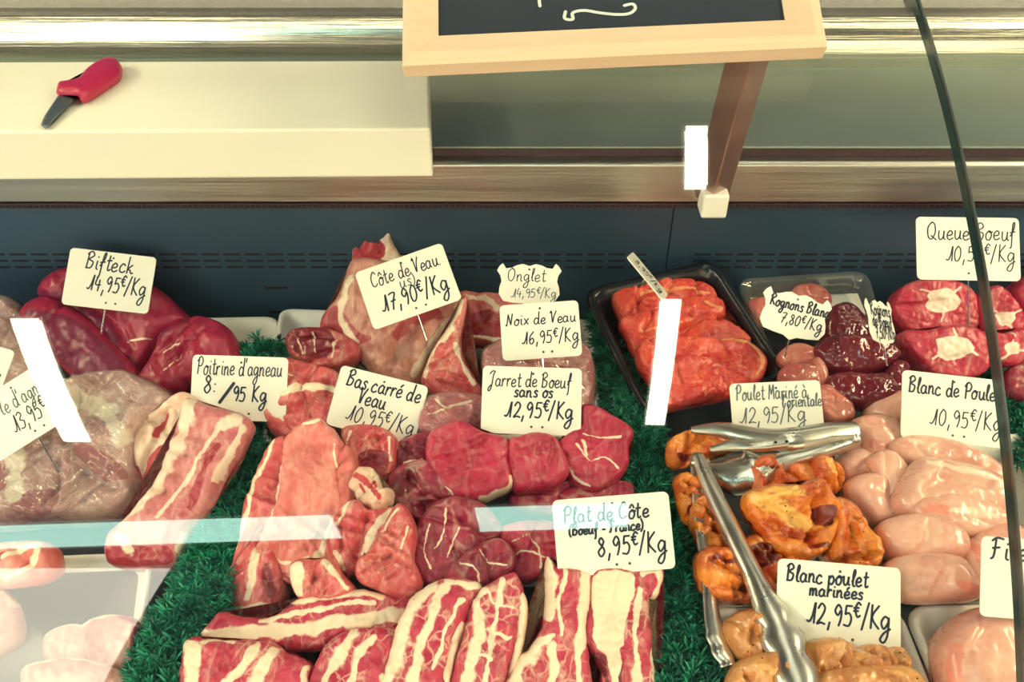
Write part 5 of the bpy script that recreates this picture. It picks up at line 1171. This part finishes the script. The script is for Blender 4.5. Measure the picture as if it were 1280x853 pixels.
# ---------------------------------------------------------------- orange marinated chicken
def orange(label, pl, seed, z, fats=(), darks=(), cr=(), h=0.018):
    return lump('marinated_chicken', label, 'meat', pl, z, 28, h, 0.022, 'orange', s=0.0023, seed=seed, fats=fats, darks=darks, creases=cr, wob=0.45, fine=0.002, jag=0.0012, group='orange marinated chicken pieces')
orange('orange chicken piece behind the pivot of the standing tongs', [(838, 560), (850, 548), (880, 540), (915, 540), (920, 556), (898, 566), (862, 578), (840, 580)], 121, -0.652, darks=[([(848, 572), (866, 574)], 7)])
orange('orange chicken piece behind the tong head, under the lying arm', [(938, 584), (970, 574), (1000, 576), (1016, 594), (1012, 612), (980, 622), (944, 618)], 122, -0.652, darks=[([(952, 588), (965, 590)], 5)])
orange('largest golden orange chicken piece in the middle of the tub', [(932, 624), (958, 614), (992, 614), (1018, 606), (1032, 622), (1042, 646), (1034, 672), (1016, 694), (996, 697), (970, 686), (944, 654)], 123, -0.642, fats=[([(940, 630), (970, 640), (1000, 660)], 16), ([(950, 620), (990, 624)], 10)], darks=[('poly', [(1008, 640), (1030, 640), (1032, 660), (1012, 662)]), ([(1005, 690), (1026, 684)], 5)], cr=[([(950, 655), (985, 670), (1010, 685)], 5, 0.005), ([(945, 636), (975, 650), (1005, 672)], 4, 0.004)], h=0.022)
orange('orange chicken piece along the tub side next to the raw breasts', [(1040, 630), (1062, 634), (1078, 660), (1090, 685), (1090, 706), (1056, 706), (1034, 696), (1042, 668)], 124, -0.648, cr=[([(1050, 650), (1070, 690)], 5, 0.005)])
orange('bright orange chicken tip at the back corner by the raw breasts', [(1016, 578), (1036, 580), (1050, 594), (1046, 610), (1030, 616), (1016, 600)], 125, -0.652, fats=[([(1025, 584), (1040, 600)], 8)])
orange('red orange chicken bit between the parsley and the tongs', [(848, 600), (862, 598), (874, 614), (878, 642), (862, 652), (852, 630)], 126, -0.656, darks=[([(860, 640), (870, 648)], 6)])
orange('orange chicken piece seen between the two standing tong arms', [(890, 626), (908, 650), (926, 682), (912, 692), (890, 690), (874, 670), (866, 648), (876, 628)], 127, -0.654)
orange('lowest orange chicken piece against the front of the clear tub', [(874, 698), (900, 690), (924, 698), (956, 724), (956, 746), (912, 750), (882, 738)], 128, -0.658, darks=[([(890, 700), (915, 704)], 6)])
orange('dark orange chicken piece under the Blanc poulet marinées card edge', [(926, 686), (950, 672), (975, 690), (1000, 700), (1010, 718), (960, 726), (934, 712)], 129, -0.662, darks=[('poly', [(930, 690), (955, 680), (970, 700), (945, 712)])])

# ---------------------------------------------------------------- amber marinated chicken
def amber(label, pl, seed, z=-0.662, h=0.018):
    return lump('amber_chicken', label, 'meat', pl, z, 24, h, 0.02, 'amber', s=0.0023, seed=seed, wob=0.5, fine=0.002, group='amber marinated chicken pieces')
amber('amber chicken piece at the back corner of its tray, between the tong arms', [(908, 786), (924, 772), (946, 768), (962, 778), (974, 806), (962, 826), (930, 826), (912, 806)], 131)
amber('amber chicken piece at the tray side by the parsley', [(920, 838), (948, 824), (980, 822), (994, 850), (985, 890), (920, 890), (912, 860)], 132)
amber('glossy amber chicken piece under the card holes', [(1008, 812), (1036, 804), (1060, 812), (1072, 836), (1046, 848), (1016, 836)], 133)
amber('amber chicken piece by the tray side facing the fillet', [(1060, 826), (1090, 812), (1112, 826), (1106, 842), (1080, 846)], 134)
amber('small amber chicken bit in the tray corner by the fillet tray', [(1104, 820), (1124, 816), (1132, 832), (1118, 842), (1106, 836)], 135, -0.666)
amber('wide amber chicken piece lowest in the picture', [(1026, 850), (1060, 840), (1100, 838), (1136, 842), (1152, 866), (1140, 895), (1030, 895), (1012, 872)], 136, -0.660)
amber('amber chicken piece hidden partly by the scalloped tong end', [(976, 826), (1006, 822), (1020, 842), (1022, 880), (990, 890), (984, 856)], 137, -0.668)
lump('chicken_fillet', 'large smooth pale fillet in the white corner tray', 'meat', [(1170, 818), (1184, 788), (1214, 768), (1260, 764), (1330, 780), (1340, 905), (1190, 905), (1174, 860)], -0.668, 26, 0.030, 0.03, 'chicken', s=0.003, seed=141, wob=0.12, fine=0.0004, darks=[([(1178, 815), (1176, 860)], 10)])

# ---------------------------------------------------------------- plastic parsley strips
def parsley(label, path, half, z, seed, n_tuft):
    rnd = random.Random(seed)
    P = catmull([at_z(x, y, z) for x, y in path], 12, False)
    wds = np.interp(np.linspace(0, 1, len(P)), np.linspace(0, 1, len(half)), half)
    v, f, tone = [], [], []
    o = empty('parsley_garland', tuple(P[len(P) // 2]), label, 'decoration', 'plastic parsley strips')
    for _ in range(int(n_tuft * 0.62)):
        i = rnd.randrange(len(P) - 1); t = rnd.random(); p = P[i] * (1 - t) + P[i + 1] * t; w = wds[i]
        a = rnd.uniform(0, math.pi); rad = w * math.sqrt(rnd.random()) * 0.92
        c = np.array([p[0] + rad * math.cos(a) , p[1] + 0.35 * rad * rnd.uniform(-1, 1), p[2] + rad * math.sin(a) * 0.7 - 0.012])
        od = Vector((math.cos(a) * 0.8 + rnd.gauss(0, .3), -0.35 + rnd.gauss(0, .4), 0.35 + abs(math.sin(a)) * 0.8 + rnd.gauss(0, .2))).normalized()
        tn = min(1, max(0, rnd.gauss(0.45, 0.33)))
        for b in range(16):
            d = (od + Vector((rnd.gauss(0, .75), rnd.gauss(0, .75), rnd.gauss(0, .75)))).normalized()
            L = rnd.uniform(0.009, 0.017); s = d.cross(Vector((rnd.gauss(0, 1), rnd.gauss(0, 1), rnd.gauss(0, 1)))).normalized() * 0.0010
            q = Vector(c); m = q + d * L * 0.55 + Vector((0, 0, 0.0006)); e = q + d * L + Vector((0, 0, -0.001))
            k = len(v); up = d.cross(s).normalized() * 0.0004
            v += [q - s * .5, q + s * .5, m + s, m - s, e, m + up]
            f += [(k, k + 1, k + 5), (k + 1, k + 2, k + 5), (k + 2, k + 4, k + 5), (k + 4, k + 3, k + 5), (k + 3, k, k + 5)]
            tone += [tn * .7, tn * .7, tn, tn, min(1, tn * 1.25), tn]
    q = mesh_obj('foliage', v, f, M['leaf'], o, smooth=False)
    at = q.data.attributes.new('tone', 'FLOAT', 'POINT'); at.data.foreach_set('value', np.array(tone, np.float32))
    # stem rail the leaves grow from
    sv, sf = [], []
    m = 6
    for i, p in enumerate(P[::3]):
        for k in range(m):
            a = 2 * math.pi * k / m; sv.append((p[0] + 0.007 * math.cos(a), p[1], p[2] - 0.018 + 0.007 * math.sin(a)))
    nn = len(P[::3])
    for i in range(nn - 1):
        for k in range(m): sf.append((i * m + k, i * m + (k + 1) % m, (i + 1) * m + (k + 1) % m, (i + 1) * m + k))
    st = plain_green
    mesh_obj('stem', sv, sf, st, o)
    return o
plain_green = plain('green_plastic_stem', (0.006, 0.07, 0.05), 0.5)
parsley('green plastic parsley strip between the lamb and the veal', [(330, 430), (322, 470), (318, 520), (312, 570), (292, 630), (272, 690), (246, 750), (216, 800), (196, 860), (186, 900)], [.030, .026, .020, .024, .030, .032, .034, .034, .034], -0.690, 11, 2600)
parsley('long green plastic parsley strip between the beef and the chicken', [(756, 390), (768, 430), (778, 480), (796, 540), (812, 600), (826, 660), (842, 730), (858, 800), (872, 870), (880, 910)], [.022, .026, .028, .028, .026, .026, .030, .036, .042, .042], -0.684, 12, 2900)
parsley('short green plastic parsley strip behind the glass joint', [(1222, 462), (1244, 470), (1272, 500), (1290, 540), (1306, 590)], [.012, .012, .02, .022, .022], -0.690, 13, 520)

# ---------------------------------------------------------------- tongs
def channel(name, pts, widths, depth, mat, parent, up, th=0.0011, scallop=None, m=9):
    """sheet steel channel: arched cross-section swept along PTS; SCALLOP=(from, amp, n) waves the edges of the gripping end"""
    P = catmull(pts, 10, False); n = len(P)
    t = np.gradient(P, axis=0); t /= np.linalg.norm(t, axis=1)[:, None]
    u = np.linspace(0, 1, n); W = np.interp(u, np.linspace(0, 1, len(widths)), widths); Dp = np.interp(u, np.linspace(0, 1, len(depth)), depth)
    v = []
    for side in (0, 1):
        for i in range(n):
            sd = np.cross(t[i], up); sd /= np.linalg.norm(sd); nn = np.cross(sd, t[i])
            w = W[i]
            if scallop and u[i] > scallop[0]:
                w = w * (1 + scallop[1] * abs(math.sin((u[i] - scallop[0]) / (1 - scallop[0]) * math.pi * scallop[2])) - scallop[1] * .5)
            for k in range(m):
                c = -1 + 2 * k / (m - 1)
                v.append(P[i] + sd * c * w / 2 - nn * (Dp[i] * abs(c) ** 2.6 + side * th))
    f = []; N0 = n * m
    for i in range(n - 1):
        for k in range(m - 1):
            a = i * m + k; f.append((a, a + 1, a + m + 1, a + m)); b = N0 + a; f.append((b + m, b + m + 1, b + 1, b))
        a = i * m; f.append((a, a + m, N0 + a + m, N0 + a)); a = i * m + m - 1; f.append((a + m, a, N0 + a, N0 + a + m))
    for k in range(m - 1):
        f.append((k + 1, k, N0 + k, N0 + k + 1)); a = (n - 1) * m + k; f.append((a, a + 1, N0 + a + 1, N0 + a))
    return mesh_obj(name, v, f, mat, parent)
def zp(*L): return [at_z(x, y, z) for x, y, z in L]
UPV = np.array([0.05, -0.62, 0.78])
tg = empty('serving_tongs', tuple(at_z(876, 580, -0.645)), 'steel scallop tongs standing open over the marinated chicken', 'tongs')
channel('arm', zp((872, 566, -0.630), (892, 612, -0.628), (925, 680, -0.630), (955, 742, -0.634), (982, 800, -0.638), (1012, 880, -0.642)), [.013, .017, .018, .018, .026, .034, .030], [.004, .005, .005, .005, .006, .008], M['tong'], tg, UPV, scallop=(.62, .34, 3.5))
channel('arm', zp((874, 572, -0.640), (880, 640, -0.645), (888, 700, -0.650), (896, 760, -0.654), (906, 800, -0.656), (918, 832, -0.658)), [.013, .015, .014, .014, .022, .026, .016], [.005, .006, .006, .006, .007, .006], M['tong'], tg, np.array([0.6, -0.55, 0.6]), scallop=(.72, .28, 2.5))
def rod(name, a, b, r, mat, parent, m=10):
    a, b = Vector(a), Vector(b); d = (b - a).normalized(); s = d.orthogonal().normalized(); q = d.cross(s)
    v = []
    for k in range(m):
        an = 2 * math.pi * k / m; o = s * r * math.cos(an) + q * r * math.sin(an); v += [a + o, b + o]
    f = [(2 * k, 2 * ((k + 1) % m), 2 * ((k + 1) % m) + 1, 2 * k + 1) for k in range(m)] + [tuple(range(0, 2 * m, 2))[::-1], tuple(range(1, 2 * m, 2))]
    return mesh_obj(name, v, f, mat, parent)
rod('pivot_pin', at_z(864, 580, -0.634), at_z(886, 576, -0.634), 0.0022, M['tong'], tg)
t2 = empty('serving_tongs', tuple(at_z(1072, 542, -0.63)), 'steel tongs lying sideways under the Poulet Mariné card', 'tongs')
channel('arm', zp((1076, 538, -0.618), (1040, 540, -0.616), (990, 548, -0.618), (950, 545, -0.622), (905, 536, -0.626), (864, 537, -0.630)), [.022, .023, .024, .020, .016, .006], [.007, .007, .006, .005, .004, .002], M['tong'], t2, np.array([0, -0.45, 0.85]))
channel('arm', zp((1076, 546, -0.622), (1030, 562, -0.626), (985, 574, -0.632), (952, 586, -0.636), (920, 592, -0.640), (884, 588, -0.644)), [.016, .015, .015, .022, .042, .034, .018], [.006, .006, .006, .007, .010, .006], M['tong'], t2, np.array([0, -0.45, 0.85]), scallop=(.55, .18, 2.5))
channel('arm_fork', zp((985, 552, -0.6165), (950, 556, -0.6185), (915, 556, -0.622), (888, 562, -0.626)), [.012, .012, .011, .004], [.004, .004, .003, .001], M['tong'], t2, np.array([0, -0.45, 0.85]))
rod('pivot_pin', at_z(1068, 534, -0.622), at_z(1071, 552, -0.622), 0.003, M['tong'], t2)
hv = []
for (x_, y_) in ((970, 553), (984, 552)):
    p = at_z(x_, y_, -0.612); hv.append((p, 0.0013))
for p, r_ in hv:
    rod('rivet_hole', Vector(p) + Vector((0, 0.002, -0.0025)), Vector(p) + Vector((0, 0, 0)), r_, M['slot'], t2, 8)


# ---------------------------------------------------------------- repeats share a group
GROUPS = {'beef_joint': 'beef joints by the back panel', 'wrapped_lamb': 'film wrapped lamb', 'lamb_breast': 'lamb breast pieces', 'veal_cutlet': 'veal cutlet pile',
          'beef_slice': 'beef shin slices', 'rib_slab': 'beef rib slabs', 'pale_kidney': 'pale kidneys in the tub', 'dark_kidney': 'dark kidneys in the tub',
          'price_tag': 'handwritten price cards', 'foam_tray': 'white foam trays', 'clear_tub': 'clear plastic tubs', 'serving_tongs': 'steel tongs', 'ceiling_light': 'shop ceiling lamps'}
for o in sc.objects:
    if o.parent is None and 'category' in o and 'group' not in o:
        g = GROUPS.get(o.name.split('.')[0])
        if g: o['group'] = g
